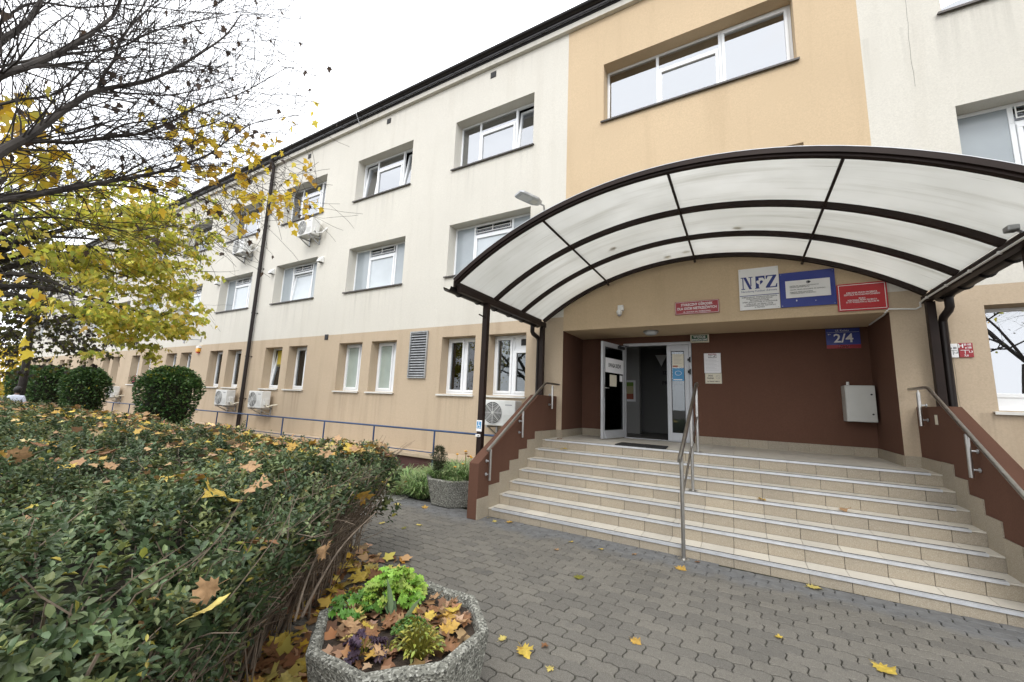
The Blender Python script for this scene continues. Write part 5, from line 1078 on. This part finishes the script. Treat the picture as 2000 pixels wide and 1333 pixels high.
# right-hand face: leafy near the viewer, thinning to bare stems towards the far end
n = 3200; y_ = rng.uniform(-.5, 3.1, n); lo = np.where(y_ < 1.3, .12, .12+np.clip((y_-1.3)/.5, 0, 1)*.72); z = lo+(1.06-lo)*rng.uniform(0, 1, n)
keep = rng.uniform(0, 1, n) < np.where(y_ < 1.35, 1, .48); y_, z = y_[keep], z[keep]; n = len(y_)
inset = .50*(1-np.clip(z/1.05, 0, 1))**1.1; x = edge_x(y_)-inset-.22*rng.uniform(0, 1, n)**1.5+rng.normal(0, .03, n)
parts.append(shoots(np.stack([x, y_, z], 1), np.stack([rng.normal(.7, .3, n), rng.normal(.15, .4, n), rng.uniform(.1, 1.0, n)], 1), (.10, .2), 12, (.028, .048), .12))
n = 900; x = rng.uniform(-20, -3, n); z = rng.uniform(.5, 1.05, n); parts.append(shoots(np.stack([x, far_y(x)-.02-.08*rng.uniform(0, 1, n), z], 1), np.stack([rng.normal(0, .3, n), np.ones(n), rng.uniform(.2, 1, n)], 1), (.1, .2), 10, (.045, .075)))
P, D, N, ll, cols = [np.concatenate([p[i] for p in parts]) for i in range(5)]
yl = rng.uniform(0, 1, len(P)); cols[yl < .03] = pick([(.34, .31, .06), (.26, .25, .05), (.30, .19, .07)], int((yl < .03).sum()))
scatter('foliage', PRIVET, P, D, N, ll, ll*rng.uniform(.38, .54, len(ll)), cols, 'leaf', hedge, .12)['kind'] = 'stuff'
# twiggy inner body
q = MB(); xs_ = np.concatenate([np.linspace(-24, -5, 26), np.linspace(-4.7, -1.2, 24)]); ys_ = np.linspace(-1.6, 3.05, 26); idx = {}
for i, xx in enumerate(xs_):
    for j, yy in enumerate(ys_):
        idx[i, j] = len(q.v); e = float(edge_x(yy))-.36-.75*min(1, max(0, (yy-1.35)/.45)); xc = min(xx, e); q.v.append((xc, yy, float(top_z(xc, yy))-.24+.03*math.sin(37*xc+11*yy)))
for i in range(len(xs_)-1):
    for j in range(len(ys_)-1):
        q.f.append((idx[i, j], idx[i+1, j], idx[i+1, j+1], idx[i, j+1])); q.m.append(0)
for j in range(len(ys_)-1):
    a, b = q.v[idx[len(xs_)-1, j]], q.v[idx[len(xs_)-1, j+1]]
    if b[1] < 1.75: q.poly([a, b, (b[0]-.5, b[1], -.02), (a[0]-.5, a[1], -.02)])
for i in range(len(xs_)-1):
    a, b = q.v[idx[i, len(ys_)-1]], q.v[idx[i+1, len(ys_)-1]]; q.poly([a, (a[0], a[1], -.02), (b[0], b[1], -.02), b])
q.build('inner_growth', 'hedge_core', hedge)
br = MB()
for k in range(520):
    yy = random.uniform(.4, 3.05) if k % 3 else random.uniform(1.7, 3.05); e = float(edge_x(yy))
    base = Vector((e-random.uniform(.42, .75), yy+random.uniform(-.25, .15), -.02)); tip = Vector((e-random.uniform(-.02, .30), yy+random.uniform(-.12, .12), random.uniform(.55, 1.08)))
    midp = base.lerp(tip, .45)+Vector((random.uniform(-.10, .02), random.uniform(-.05, .05), random.uniform(.0, .10)))
    r0 = random.choice((.004, .005, .006, .008, .011)); P = spline([tuple(base), tuple(midp), tuple(tip)], 3); br.tube(P, [r0*(1-.1*i) for i in range(len(P))], 4, caps=False)
    for _ in range(2):
        i = random.randint(2, len(P)-1); e2 = P[i]+Vector((random.uniform(.0, .22), random.uniform(-.15, .15), random.uniform(-.02, .25))); br.tube([tuple(P[i]), tuple(P[i].lerp(e2, .5)+rvec()*.02), tuple(e2)], [.003, .0025, .0015], 3, caps=False)
for k in range(900):
    x = random.uniform(-7, -1.3); yy = random.uniform(.0, 3.1)
    if x > edge_x(yy)-.05: continue
    z = float(top_z(x, yy)); br.tube([(x, yy, z-.22), (x+random.gauss(0, .03), yy+random.gauss(0, .03), z-.08), (x+random.gauss(0, .07), yy+random.gauss(0, .07), z+random.uniform(-.03, .05))], [.003, .0025, .0015], 3, caps=False)
br.build('branches', 'twig', hedge)['kind'] = 'stuff'
for wp, r0 in (([(588, 1208, 3.05), (625, 1135, 3.2), (672, 1062, 3.35), (735, 1000, 3.5)], .010), ([(575, 1215, 3.0), (600, 1130, 3.1), (640, 1040, 3.2), (690, 960, 3.3)], .008)): MB().tube(spline([tuple(at(*w_)) for w_ in wp], 4), [r0*(1-.05*i) for i in range(13)], 7).build('stem', 'twig', hedge, True)

# ------------------------------------------------------------------ planters
def planter(name, label, cx_, cy_, r_, h_, rot, soil_z):
    t_ = thing(name, label, 'planter', (cx_, cy_, 0), 'concrete planters')
    q = MB(); n = 8; prof = [(r_*.80, 0.0), (r_*.84, .02), (r_*.985, h_-.05), (r_, h_-.015), (r_*.985, h_), (r_*.90, h_+.002), (r_*.875, h_-.015), (r_*.85, soil_z-.05)]
    sub = 4; ring_ = []
    for i in range(n):
        for s_i in range(sub):
            a0, a1 = rot+2*math.pi*i/n, rot+2*math.pi*(i+1)/n; u = s_i/sub; ring_.append((math.cos(a0)*(1-u)+math.cos(a1)*u, math.sin(a0)*(1-u)+math.sin(a1)*u))
    m_ = len(ring_)
    for j, (rr, z) in enumerate(prof):
        for i, (a, b) in enumerate(ring_):
            w_ = random.gauss(0, .0025) if 0 < j < 6 else 0; q.v.append((cx_+a*(rr+w_), cy_+b*(rr+w_), z+random.gauss(0, .002)*(j > 1)))
    for j in range(len(prof)-1):
        for i in range(m_): q.f.append((j*m_+i, j*m_+(i+1) % m_, (j+1)*m_+(i+1) % m_, (j+1)*m_+i)); q.m.append(0)
    o = q.build('tub', 'aggregate', t_, True); o.data.set_sharp_from_angle(angle=R(20))
    MB().poly([(cx_+a*r_*.87, cy_+b*r_*.87, soil_z) for a, b in ring_]).build('soil', 'soil', t_)
    return t_
PC1 = (-1.70, 1.83); planter('concrete_planter', 'octagonal exposed-aggregate planter full of autumn leaves beside the hedge', *PC1, .495, .45, R(24), .395)
PC2 = (-4.18, 5.58); planter('concrete_planter', 'octagonal concrete planter with grasses and marigolds against the stair wall', *PC2, .545, .42, R(22), .37)
o = MB().lathe([(.40, -.012), (.40, .008), (.385, .014), (.34, .014), (.335, .006), (.30, .006), (.295, .013), (.02, .015)], (-5.35, 5.12, 0), 36).build('manhole_cover', 'aggregate', None, True); tag(o, 'round concrete manhole cover at the edge of the paving', 'manhole')

# maple leaf shapes for single fallen leaves
def leaf_mesh(i, colname, size=1.0):
    random.seed(100+i); q = MB(); rings = [0, .55, 1.0]; c = Vector((0, .32, 0)); a_, b_, c_ = random.uniform(-.5, .5), random.uniform(-.6, .9), random.uniform(.05, .4)
    bend = lambda x, y_: (a_*x*y_*1.0+b_*(y_-.35)**2*.5+c_*abs(x)*.7-.25*x*x*b_+.05*math.sin(9*x+5*y_))
    n = len(MAPLE_OUT); q.v.append((0, .32, bend(0, .32)))
    for f in (.5, 1.0):
        for x, y_ in MAPLE_OUT:
            xx, yy = x*f*random.uniform(.96, 1.04), .32+(y_-.32)*f; q.v.append((xx, yy, bend(xx, yy)))
    for i_ in range(n):
        j = (i_+1) % n; q.f += [(0, 1+i_, 1+j), (1+i_, 1+n+i_, 1+n+j, 1+j)]; q.m += [0, 0]
    q.tube([(0, .02, bend(0, 0)), (.03, -.22, bend(0, 0)+.04), (.02, -.45, bend(0, 0)+.02)], .011, 4)
    me = q.mesh('fallen_leaf', 'leaf_'+colname, True); zmin = min(v.co.z for v in me.vertices); me.transform(Matrix.Translation((0, -.3, -zmin))); return me
LM = {c: [leaf_mesh(7*k+i, c) for i in range(4)] for k, c in enumerate(LEAFCOL)}
random.seed(33)
def lay_leaf(loc, size, col, label, group, tilt=.25, name='maple_leaf', parent=None, yaw=None):
    o = bpy.data.objects.new(name, random.choice(LM[col])); C.objects.link(o)
    if parent: o.parent = parent; o.matrix_parent_inverse = INV.get(parent.name, Matrix.Identity(4))
    e = Matrix.Rotation(random.gauss(0, tilt), 4, 'X') @ Matrix.Rotation(random.gauss(0, tilt), 4, 'Y')
    o.matrix_basis = Matrix.Translation(loc) @ e @ Matrix.Rotation(random.uniform(0, 6.28) if yaw is None else yaw, 4, 'Z') @ Matrix.Diagonal((size, size, size, 1))
    if label: tag(o, label, 'leaf', group)
    return o
# on the paving, one by one
PL = [((-2.87, 2.97), .12, 'yellow', 'bright yellow leaf on the paving just behind the big planter'), ((-1.35, 2.66), .15, 'yellow', 'large yellow maple leaf on the paving right of the big planter'), ((-1.55, 2.70), .08, 'pale', 'small pale leaf on the paving at the foot of the big planter'), ((-1.26, 2.80), .07, 'brown', 'little brown leaf next to the large yellow leaf on the paving'), ((-1.13, 2.60), .07, 'pale', 'narrow pale leaf on the paving at the bottom edge of the view'),
      ((-.74, 3.22), .10, 'golden', 'golden leaf alone in the middle of the paving'), ((-.64, 4.83), .14, 'golden', 'golden leaf on the paving below the foot of the centre handrail'), ((-1.46, 3.99), .13, 'green', 'olive green leaf standing up on the paving'), ((-1.89, 4.90), .08, 'yellow', 'small lemon leaf on the paving, farther of two in front of the steps'), ((-1.51, 4.88), .08, 'yellow', 'small lemon leaf on the paving, nearer of two in front of the steps'),
      ((-1.14, 4.96), .08, 'tan', 'tan leaf on the paving near the bottom step'), ((-1.93, 4.55), .08, 'tan', 'tan leaf on the paving between the planter and the steps'), ((.53, 5.10), .16, 'pale', 'pale yellow maple leaf lying against the bottom step'), ((.17, 3.88), .07, 'yellow', 'round yellow leaf on the paving in front of the steps, far from the others'), ((.75, 3.84), .17, 'yellow', 'yellow maple leaf on the paving at the bottom right'),
      ((-2.90, 5.12), .12, 'golden', 'golden leaf on the paving at the left end of the bottom step'), ((-3.08, 5.03), .08, 'pale', 'pale leaf on the cement patch beside the stair wall'), ((-3.25, 5.12), .07, 'yellow', 'tiny yellow leaf in the corner of stair wall and bottom step'), ((-4.25, 4.04), .10, 'pale', 'pale leaf on the paving beside the hedge branches'), ((-3.87, 4.08), .09, 'green', 'dull green leaf on the paving between hedge and stair wall'),
      ((-4.75, 4.81), .16, 'pale', 'pale maple leaf on the paving near the manhole cover'), ((-3.8, 4.28), .11, 'pale', 'whitish leaf on the paving in front of the far planter'), ((-4.33, 4.98), .14, 'golden', 'orange leaf on the paving under the far planter'), ((-.5, 5.14), .08, 'brown', 'brown leaf at the bottom step beside the handrail foot')]
for (x, y_), sz, col, lb in PL: lay_leaf((x, y_, .004), sz*.78, col, lb, 'fallen leaves on the paving', .10, yaw=random.uniform(0, 6.28))
for (x, k, dy), sz, col, lb in (((-2.83, 6, .15), .13, 'yellow', 'yellow leaf on the second step from the top near the left wall'), ((.16, 4, .12), .11, 'golden', 'golden leaf in the middle of the fourth step'), ((1.0, 4, .13), .12, 'tan', 'flat tan leaf on the fourth step toward the right wall'), ((-3.05, 7, .2), .10, 'brown', 'brown leaf on the landing by the left stair wall')):
    lay_leaf((x, ny(k)+dy, nz(k)+.006), sz, col, lb, 'fallen leaves on the steps', .06)
def on_canopy(px, py):
    d = ray(px, py); o_ = np.array([-CX, EYE-CZ]); dd = np.array([d[0], d[2]]); A_ = dd@dd; B_ = o_@dd; C_ = o_@o_-(CR_+.062)**2; t_ = (-B_+math.sqrt(B_*B_-A_*C_))/A_; return (d[0]*t_, d[1]*t_, EYE+d[2]*t_)
for px, py, col, lb in ((1442, 443, 'yellow', 'yellow leaf on the middle canopy sheet above the red lettered sign'), (1196, 484, 'golden', 'golden leaf on the canopy sheet left of the middle'), (1303, 500, 'pale', 'pale leaf low on the rear canopy sheet'), (1338, 490, 'yellow', 'yellow leaf on the rear canopy sheet next to the purlin')):
    lay_leaf(on_canopy(px, py), .12, col, lb, 'leaves on the canopy roof', .1)
# on the hedge
HN = dict(yellow='clear yellow', golden='golden', brown='brown', tan='dry tan', pale='pale straw')
def on_hedge(x, y_, sz, col, tilt=.45):
    z = float(top_z(np.array(x), np.array(y_)))+.02; px = proj((x, y_, z))[0]
    zone = 'below the dark shrubs' if px < 215 else 'below the lone shrub' if px < 410 else 'below the downpipe' if px < 560 else 'near its bare end'
    lb = ('small ' if sz < .09 else 'large ' if sz > .145 else '')+HN[col]+' maple leaf on the '+('hedge far edge ' if y_ > 2.75 else 'hedge top ' if y_ > 1.6 else 'near hedge ')+zone
    lay_leaf((x, y_, z), sz, col, lb, lb.replace(' leaf ', ' leaves '), tilt)
def px_hedge(px, py):
    d = ray(px, py); t_ = (1.11-EYE)/d[2]; return d[0]*t_, d[1]*t_
for px, py, sz, col in [(425, 990, .20, 'yellow'), (340, 952, .17, 'yellow'), (490, 925, .15, 'tan'), (500, 965, .14, 'tan'), (410, 945, .14, 'tan'), (375, 918, .14, 'golden'), (410, 832, .17, 'yellow'), (280, 850, .15, 'golden'), (130, 828, .15, 'yellow'), (65, 880, .15, 'brown'), (120, 890, .12, 'yellow'), (180, 880, .15, 'brown'), (560, 860, .13, 'yellow'), (670, 880, .13, 'yellow'), (600, 868, .12, 'yellow'), (240, 920, .15, 'pale'), (90, 870, .12, 'yellow'), (125, 985, .15, 'tan'), (515, 1020, .11, 'brown'), (320, 935, .12, 'pale'), (470, 860, .12, 'golden'), (215, 885, .15, 'brown'), (300, 870, .12, 'tan')]:
    x, y_ = px_hedge(px, py)
    if x < edge_x(y_)-.02 and y_ < 3.2: on_hedge(x, y_, sz, col, .3)
for k in range(190):
    far = random.random() < .88
    x = -random.uniform(3.2, 13) if far else -random.uniform(1.9, 5); y_ = 3.12-abs(random.gauss(0, .75)) if far else random.uniform(.4, 2.6)
    if x > edge_x(y_)-.06 or y_ < .3: continue
    on_hedge(x, y_, random.uniform(.07, .135), random.choice(['yellow', 'golden', 'tan', 'tan', 'brown', 'pale', 'golden', 'tan']))
# larger faded leaf caught in the side of the hedge
lay_leaf(tuple(at(405, 1195, 1.78)), .10, 'pale', 'big pale maple leaf caught in the side of the hedge near the viewer', 'leaves caught in the hedge', .5); lay_leaf(tuple(at(410, 1155, 1.86)), .085, 'tan', 'curled tan leaf caught in the hedge just above the big pale one', 'leaves caught in the hedge', .9)
lay_leaf(tuple(at(707, 965, 3.55)), .16, 'golden', 'golden brown leaf hanging in the bare end of the hedge', 'leaves caught in the hedge', 1.2); lay_leaf(tuple(at(628, 1075, 2.75)), .11, 'tan', 'crumpled tan leaf caught in the hedge stems above the litter', 'leaves caught in the hedge', 1.0)
# litter under the hedge and round the planter: a mass, with single leaves on top
def litter(name, n, fx, ln, label, cols, zj=.03):
    pts = np.array([fx() for _ in range(n)]); z = rng.uniform(.0, zj, n); P = np.column_stack([pts[:, :2], pts[:, 2]+z+.006]); D = rng.normal(0, 1, (n, 3)); D[:, 2] *= .25; N = np.array([0, 0, 1.])+rng.normal(0, .35, (n, 3)); ll = rng.uniform(*ln, n)
    o = scatter(name, MAPLE_S, P, D, N, ll, ll, pick(cols, n, .18), 'litter'); return tag(o, label, 'leaf litter', None, 'stuff')
LC = [(.50, .33, .04), (.24, .12, .05), (.44, .28, .15), (.16, .08, .04), (.62, .48, .12), (.30, .17, .08), (.46, .24, .04)]
def far_band():
    x = -(3.2+14*random.random()**1.5); y_ = 3.15-abs(random.gauss(0, .85)); return (x, y_, float(top_z(np.array(x), np.array(y_)))+.0)
litter('hedge_leaf_litter', 1700, far_band, (.045, .10), 'scattered yellow and tan maple leaves covering the far edge of the hedge top', [(.54, .40, .08), (.42, .27, .15), (.46, .29, .08), (.56, .46, .20), (.30, .18, .10), (.36, .24, .14)], .02)
def under_hedge():
    if random.random() < .4: return (-2.32+random.gauss(0, .16), random.uniform(1.2, 2.5), 0)
    y_ = random.uniform(.3, 3.3); return (float(edge_x(y_))-random.uniform(-.02, .75)+.16*random.gauss(0, 1), y_, 0)
litter('leaf_litter', 800, under_hedge, (.07, .14), 'brown and yellow leaf litter on the ground along the hedge foot', LC)
def bed():
    return (random.uniform(-9, -4.75), random.uniform(5.45, 7.0), -.02)
litter('bed_leaf_litter', 420, bed, (.09, .16), 'yellow leaf litter in the bed along the raised walkway', [(.58, .40, .05), (.50, .33, .10), (.62, .46, .10), (.34, .2, .08)])
for k in range(44):
    y_ = random.uniform(1.15, 3.0); col = random.choice(['yellow', 'golden', 'brown', 'tan', 'pale', 'yellow']); x = float(edge_x(y_))-random.uniform(.02, .5)+.12
    if math.hypot(x-PC1[0], y_-PC1[1]) < .56: continue
    lay_leaf((x, y_, .035), random.uniform(.10, .16), col, {'yellow': 'yellow', 'golden': 'golden', 'brown': 'brown', 'tan': 'tan', 'pale': 'pale straw'}[col]+' maple leaf on the ground litter '+('behind the big planter' if y_ > 2.3 else 'beside the big planter' if y_ > 1.7 else 'in front of the hedge foot'), 'leaves on the ground by the hedge', .3)
# --- what fills the near planter
def disk(c, r_, z): 
    a = random.uniform(0, 6.283); rr = r_*math.sqrt(random.random()); return (c[0]+rr*math.cos(a), c[1]+rr*math.sin(a), z)
litter('planter_leaf_litter', 150, lambda: disk(PC1, .38, .395), (.05, .11), 'brown leaf litter lying in the big octagonal planter', [(.22, .12, .06), (.34, .21, .12), (.14, .075, .045), (.42, .29, .17), (.28, .15, .07)], .035)
for k in range(46):
    col = random.choice(['brown', 'tan', 'tan', 'golden', 'yellow', 'brown', 'pale']); p = disk(PC1, .36, .438); lay_leaf(p, random.uniform(.055, .105), col, HN[col]+(' small' if random.random() < .5 else '')+' maple leaf in the big octagonal planter '+('behind' if p[1] > 1.95 else 'beside' if p[1] > 1.7 else 'in front of')+' the lime plant', 'leaves in the near planter', .35)
def rosette(name, label, c, n, rad, hgt, ln, wd, cols, tmpl, mt_='leaf', lobes=False, droop=.25):
    t_ = thing(name, label, 'plant', c); P, D, N = [], [], []; q = MB()
    for k in range(n):
        a = random.uniform(0, 6.283); rr = rad*math.sqrt(random.random()); h = hgt*(1-.55*(rr/rad)**2)*random.uniform(.75, 1.05); e = Vector((c[0]+rr*math.cos(a), c[1]+rr*math.sin(a), c[2]+h)); P.append(tuple(e)); D.append((math.cos(a)+random.gauss(0, .4), math.sin(a)+random.gauss(0, .4), random.gauss(.1, .3))); N.append((math.cos(a)*.3+random.gauss(0, .25), math.sin(a)*.3+random.gauss(0, .25), 1))
        b0 = Vector((c[0]+rr*.2*math.cos(a), c[1]+rr*.2*math.sin(a), c[2]-.02)); q.tube([tuple(b0), tuple(b0.lerp(e, .6)+Vector((0, 0, .02))), tuple(e)], .0022, 4, caps=False)
    ll = rng.uniform(*ln, n); scatter('foliage', tmpl, P, D, N, ll, ll*wd, pick(cols, n, .12), mt_, t_, droop)['kind'] = 'stuff'; q.build('stalks', 'leaf_green', t_)['kind'] = 'stuff'; return t_
fr_o = [(math.sin(a)*(.5+.10*math.cos(7*a)), .5-math.cos(a)*(.5+.10*math.cos(7*a))) for a in [i*2*math.pi/28 for i in range(28)]]
FRILL = (np.array([(0, .45, -.05)]+[(x, y_, .14*math.sin(9*i)+.05) for i, (x, y_) in enumerate(fr_o)]), [(0, i, i % 28+1) for i in range(1, 29)])
LIME = [(.22, .40, .045), (.28, .46, .06), (.17, .33, .04), (.32, .48, .09)]
rosette('lime_heuchera', 'lime green frilly-leaved plant in the big planter', (-1.93, 1.99, .40), 130, .165, .20, (.040, .066), 1.05, LIME, FRILL); rosette('green_heuchera', 'mid green leafy plant at the hedge side of the lime plant', (-2.04, 1.80, .40), 26, .11, .12, (.05, .075), 1.0, [(.08, .20, .03), (.12, .26, .04)], FRILL)
rosette('thyme_cushion', 'low dark green cushion plant in the big planter', (-1.60, 1.80, .41), 420, .095, .085, (.012, .022), .6, [(.05, .12, .02), (.07, .16, .03), (.10, .20, .03)], PRIVET); rosette('yellow_sprig_plant', 'straggly yellow-green sprigs at the planter rim', (-1.46, 1.70, .41), 150, .12, .13, (.014, .03), .55, [(.22, .26, .04), (.12, .14, .03), (.30, .30, .05)], PRIVET)
rosette('purple_leaf_plant', 'small purple-leaved plant among the leaves in the big planter', (-1.70, 1.56, .42), 12, .07, .05, (.05, .07), 1.0, [(.05, .03, .05), (.075, .05, .075)], FRILL); rosette('dark_purple_plant', 'second little purple-leaved plant nearer the planter rim', (-1.60, 1.63, .42), 8, .05, .05, (.05, .065), 1.0, [(.055, .035, .05)], FRILL)
rosette('sage_plant', 'upright grey-green leaved plant in the middle of the big planter', (-1.74, 1.80, .41), 9, .05, .06, (.09, .13), .30, [(.08, .13, .06), (.11, .17, .08)], PRIVET, droop=-.6)
# --- grasses and flowers beyond the paving
def grass(name, label, spots, cols, kind=None):
    P, D, N, ll = [], [], [], []
    for cx_, cy_, cz_, r_, n, h0 in spots:
        for _ in range(n):
            a = random.uniform(0, 6.283); rr = r_*.45*math.sqrt(random.random()); P.append((cx_+rr*math.cos(a), cy_+rr*math.sin(a), cz_)); b = a+random.gauss(0, .5); le = random.uniform(.35, 1.0); D.append((math.cos(b)*le, math.sin(b)*le, 1.1)); N.append((math.cos(b), math.sin(b), .2)); ll.append(h0*random.uniform(.6, 1.1))
    ll = np.array(ll); t_ = thing(name, label, 'grass', (spots[0][0], spots[0][1], 0), kind=kind); scatter('blades', BLADE, P, D, N, ll, rng.uniform(.010, .020, len(ll)), pick(cols, len(ll), .2), 'leaf', t_, .55)['kind'] = 'stuff'; return t_
GC = [(.24, .36, .12), (.17, .28, .09), (.30, .40, .18), (.38, .44, .22), (.13, .22, .08)]
grass('tufted_grass', 'arching green grass clumps spilling beside the far planter', [(-5.05, 5.60, 0, .6, 520, .78), (-5.5, 5.9, 0, .6, 420, .72), (-5.05, 6.15, 0, .7, 460, .95), (-4.8, 5.45, 0, .3, 220, .6), (-6.1, 6.3, 0, .6, 300, .7), (-4.7, 6.3, 0, .6, 420, 1.0), (-5.3, 5.35, 0, .3, 160, .5), (-6.9, 6.4, 0, .6, 200, .6)], GC, 'stuff')
grass('planter_grass', 'tall grassy foliage growing in the far planter', [(-4.25, 5.75, .37, .7, 520, .66), (-3.95, 5.65, .37, .45, 260, .55), (-4.45, 5.45, .37, .45, 260, .42), (-4.0, 6.45, 0, .7, 420, 1.1), (-4.0, 5.3, .37, .3, 120, .25)], GC, 'stuff')
t_ = thing('dwarf_conifer', 'small dark upright conifer in the far planter', 'shrub', (-4.42, 5.35, .37)); n = 1500; zz = rng.uniform(.08, .52, n); rad = (.105*np.sqrt(np.clip(1-((zz-.32)/.27)**2, .02, 1))*(1+.25*np.sin(23*zz)))*np.sqrt(rng.uniform(0, 1, n))*rng.uniform(.7, 1.25, n); th = rng.uniform(0, 6.283, n); P = np.stack([-4.42+rad*np.cos(th), 5.35+rad*np.sin(th), .37+zz], 1); scatter('foliage', PRIVET, P, np.stack([np.cos(th), np.sin(th), np.ones(n)*.8], 1)+rng.normal(0, .5, (n, 3)), rng.normal(0, 1, (n, 3)), rng.uniform(.03, .05, n), .006, pick([(.03, .05, .02), (.05, .075, .03), (.07, .06, .03)], n), 'leaf', t_)['kind'] = 'stuff'; MB().tube([(-4.42, 5.35, .36), (-4.42, 5.35, .75)], .009, 6).build('trunk', 'twig_dark', t_)
for k in range(14):
    x, y_, z = -4.15+random.gauss(0, .28), 5.85+random.gauss(0, .18), .52+random.uniform(0, .34)
    if x > -3.66: x = -3.75-random.random()*.2
    t_ = thing('marigold', ('yellow marigold flower' if k % 3 else 'brown faded flower head')+' on a thin stalk above the far planter', 'flower', (x, y_, .37), 'marigolds in the far planter'); MB().tube([(x-.03, y_+.02, .37), (x, y_, (z+.37)/2), (x, y_, z)], .003, 4, caps=False).build('stalk', 'leaf_green', t_); MB().lathe([(.008, -.012), (.026, -.004), (.030, .004), (.016, .012), (.004, .013)], (x, y_, z), 9).build('bloom', 'yellow_plastic' if k % 3 else 'leaf_brown', t_, True)
# creeping young maples left in the hedge dip
rosette('maple_seedlings', 'pale green young maple leaves growing in the dip of the hedge', (-3.0, .75, .62), 60, .42, .22, (.10, .16), 1.0, [(.10, .17, .05), (.15, .21, .06), (.26, .28, .06)], MAPLE_S)
t_ = thing('geranium_pot', 'dark pot of pink geraniums on a far ground floor sill', 'flowerpot', (-26.0, 7.82, 1.82)); MB().lathe([(.08, 0), (.11, .14), (.12, .16), (.10, .16)], (-26.0, 7.82, 1.82), 14).build('pot', 'dark', t_, True); n = 260; P = np.array([-26.0, 7.80, 2.08])+rng.normal(0, 1, (n, 3))*np.array([.12, .08, .07]); cc = pick([(.06, .10, .03), (.09, .14, .04)], n); cc[::6] = (.50, .12, .14); scatter('foliage', PRIVET, P, rng.normal(0, 1, (n, 3)), rng.normal(0, 1, (n, 3)), .06, .05, cc, 'leaf', t_)['kind'] = 'stuff'

# ------------------------------------------------------------------ the person beyond the hedge, seen from behind
def person(loc, face):
    J = [(0, 0, .92), (0, .0, 1.10), (0, .02, 1.30), (0, .03, 1.42), (0, .01, 1.50), (0, -.01, 1.56), (0, -.02, 1.66), (0, -.02, 1.74),
         (.17, .02, 1.38), (.25, .02, 1.12), (.24, -.06, .90), (.24, -.08, .82), (-.17, .02, 1.38), (-.25, .02, 1.12), (-.24, -.06, .90), (-.24, -.08, .82),
         (.10, 0, .86), (.11, -.01, .48), (.11, .02, .09), (.115, -.14, .04), (-.10, 0, .86), (-.11, .01, .48), (-.11, .04, .09), (-.115, -.12, .04)]
    E_ = [(0, 1), (1, 2), (2, 3), (3, 4), (4, 5), (5, 6), (6, 7), (2, 8), (8, 9), (9, 10), (10, 11), (2, 12), (12, 13), (13, 14), (14, 15), (0, 16), (16, 17), (17, 18), (18, 19), (0, 20), (20, 21), (21, 22), (22, 23)]
    RD = [(.16, .11), (.14, .10), (.165, .11), (.09, .075), (.052, .055), (.065, .075), (.08, .095), (.055, .065), (.075, .07), (.048, .048), (.034, .034), (.035, .022), (.075, .07), (.048, .048), (.034, .034), (.035, .022), (.095, .095), (.06, .062), (.042, .045), (.04, .035), (.095, .095), (.06, .062), (.042, .045), (.04, .035)]
    me = bpy.data.meshes.new('person'); me.from_pydata(J, E_, []); o = bpy.data.objects.new('person', me); C.objects.link(o)
    sk = o.modifiers.new('skin', 'SKIN'); ss = o.modifiers.new('sub', 'SUBSURF'); ss.levels = ss.render_levels = 2
    for v, r_ in zip(me.skin_vertices[0].data, RD): v.radius = r_
    me.skin_vertices[0].data[0].use_root = True
    dg = bpy.context.evaluated_depsgraph_get(); nm = bpy.data.meshes.new_from_object(o.evaluated_get(dg)); o.modifiers.clear(); o.data = nm
    nm.materials.clear(); [nm.materials.append(MT[k]) for k in ('skin', 'shirt', 'trousers', 'dark')]
    for p in nm.polygons:
        z = p.center.z; x = abs(p.center.x); p.use_smooth = True
        p.material_index = 3 if z < .08 else 2 if (z < .92 and x < .2) else 1 if (z < 1.455 and not (x > .19 and z < 1.0)) else 0
    tag(o, 'person in a pale blue shirt with dark hair seen from behind over the hedge', 'person')
    T = Matrix.Translation(loc) @ Matrix.Rotation(face, 4, 'Z') @ Matrix.Diagonal((.9, .9, .865, 1)); o.matrix_world = T
    h = bmesh.new(); bmesh.ops.create_icosphere(h, subdivisions=3, radius=1)
    for v in h.verts:
        c = v.co.copy(); back = c.y > -.15
        v.co = Vector((c.x*.108*(1+.06*math.sin(7*c.z+3*c.x)), -.005+c.y*(.118 if back else .09), 1.665+c.z*(.125 if c.z > 0 else (.17 if back else .04))))
    hm = bpy.data.meshes.new('hair'); h.to_mesh(hm); h.free(); hm.materials.append(MT['hair']); [setattr(p, 'use_smooth', True) for p in hm.polygons]
    ho = bpy.data.objects.new('hair', hm); C.objects.link(ho); ho.parent = o
    fm = MB()
    for s in (-1, 1): fm.lathe([(.004, -.014), (.016, -.008), (.018, .008), (.008, .018)], (s*.088, -.02, 1.645), 8)
    eo = fm.mesh('ears', 'skin', True); e2 = bpy.data.objects.new('ears', eo); C.objects.link(e2); e2.parent = o
    nq = MB().extrude([(-.014, -.105, 1.625), (.014, -.105, 1.625), (0, -.10, 1.67)], (0, -.022, -.004)).box(-.022, .022, -.108, -.098, 1.592, 1.600, 1).box(-.042, -.020, -.106, -.094, 1.662, 1.672, 1).box(.020, .042, -.106, -.094, 1.662, 1.672, 1); fo_ = bpy.data.objects.new('face', nq.mesh('face', ['skin', 'hair'], True)); C.objects.link(fo_); fo_.parent = o
d0 = ray(33, 770); person((d0[0]/d0[1]*3.45, 3.45, 0), R(-110))
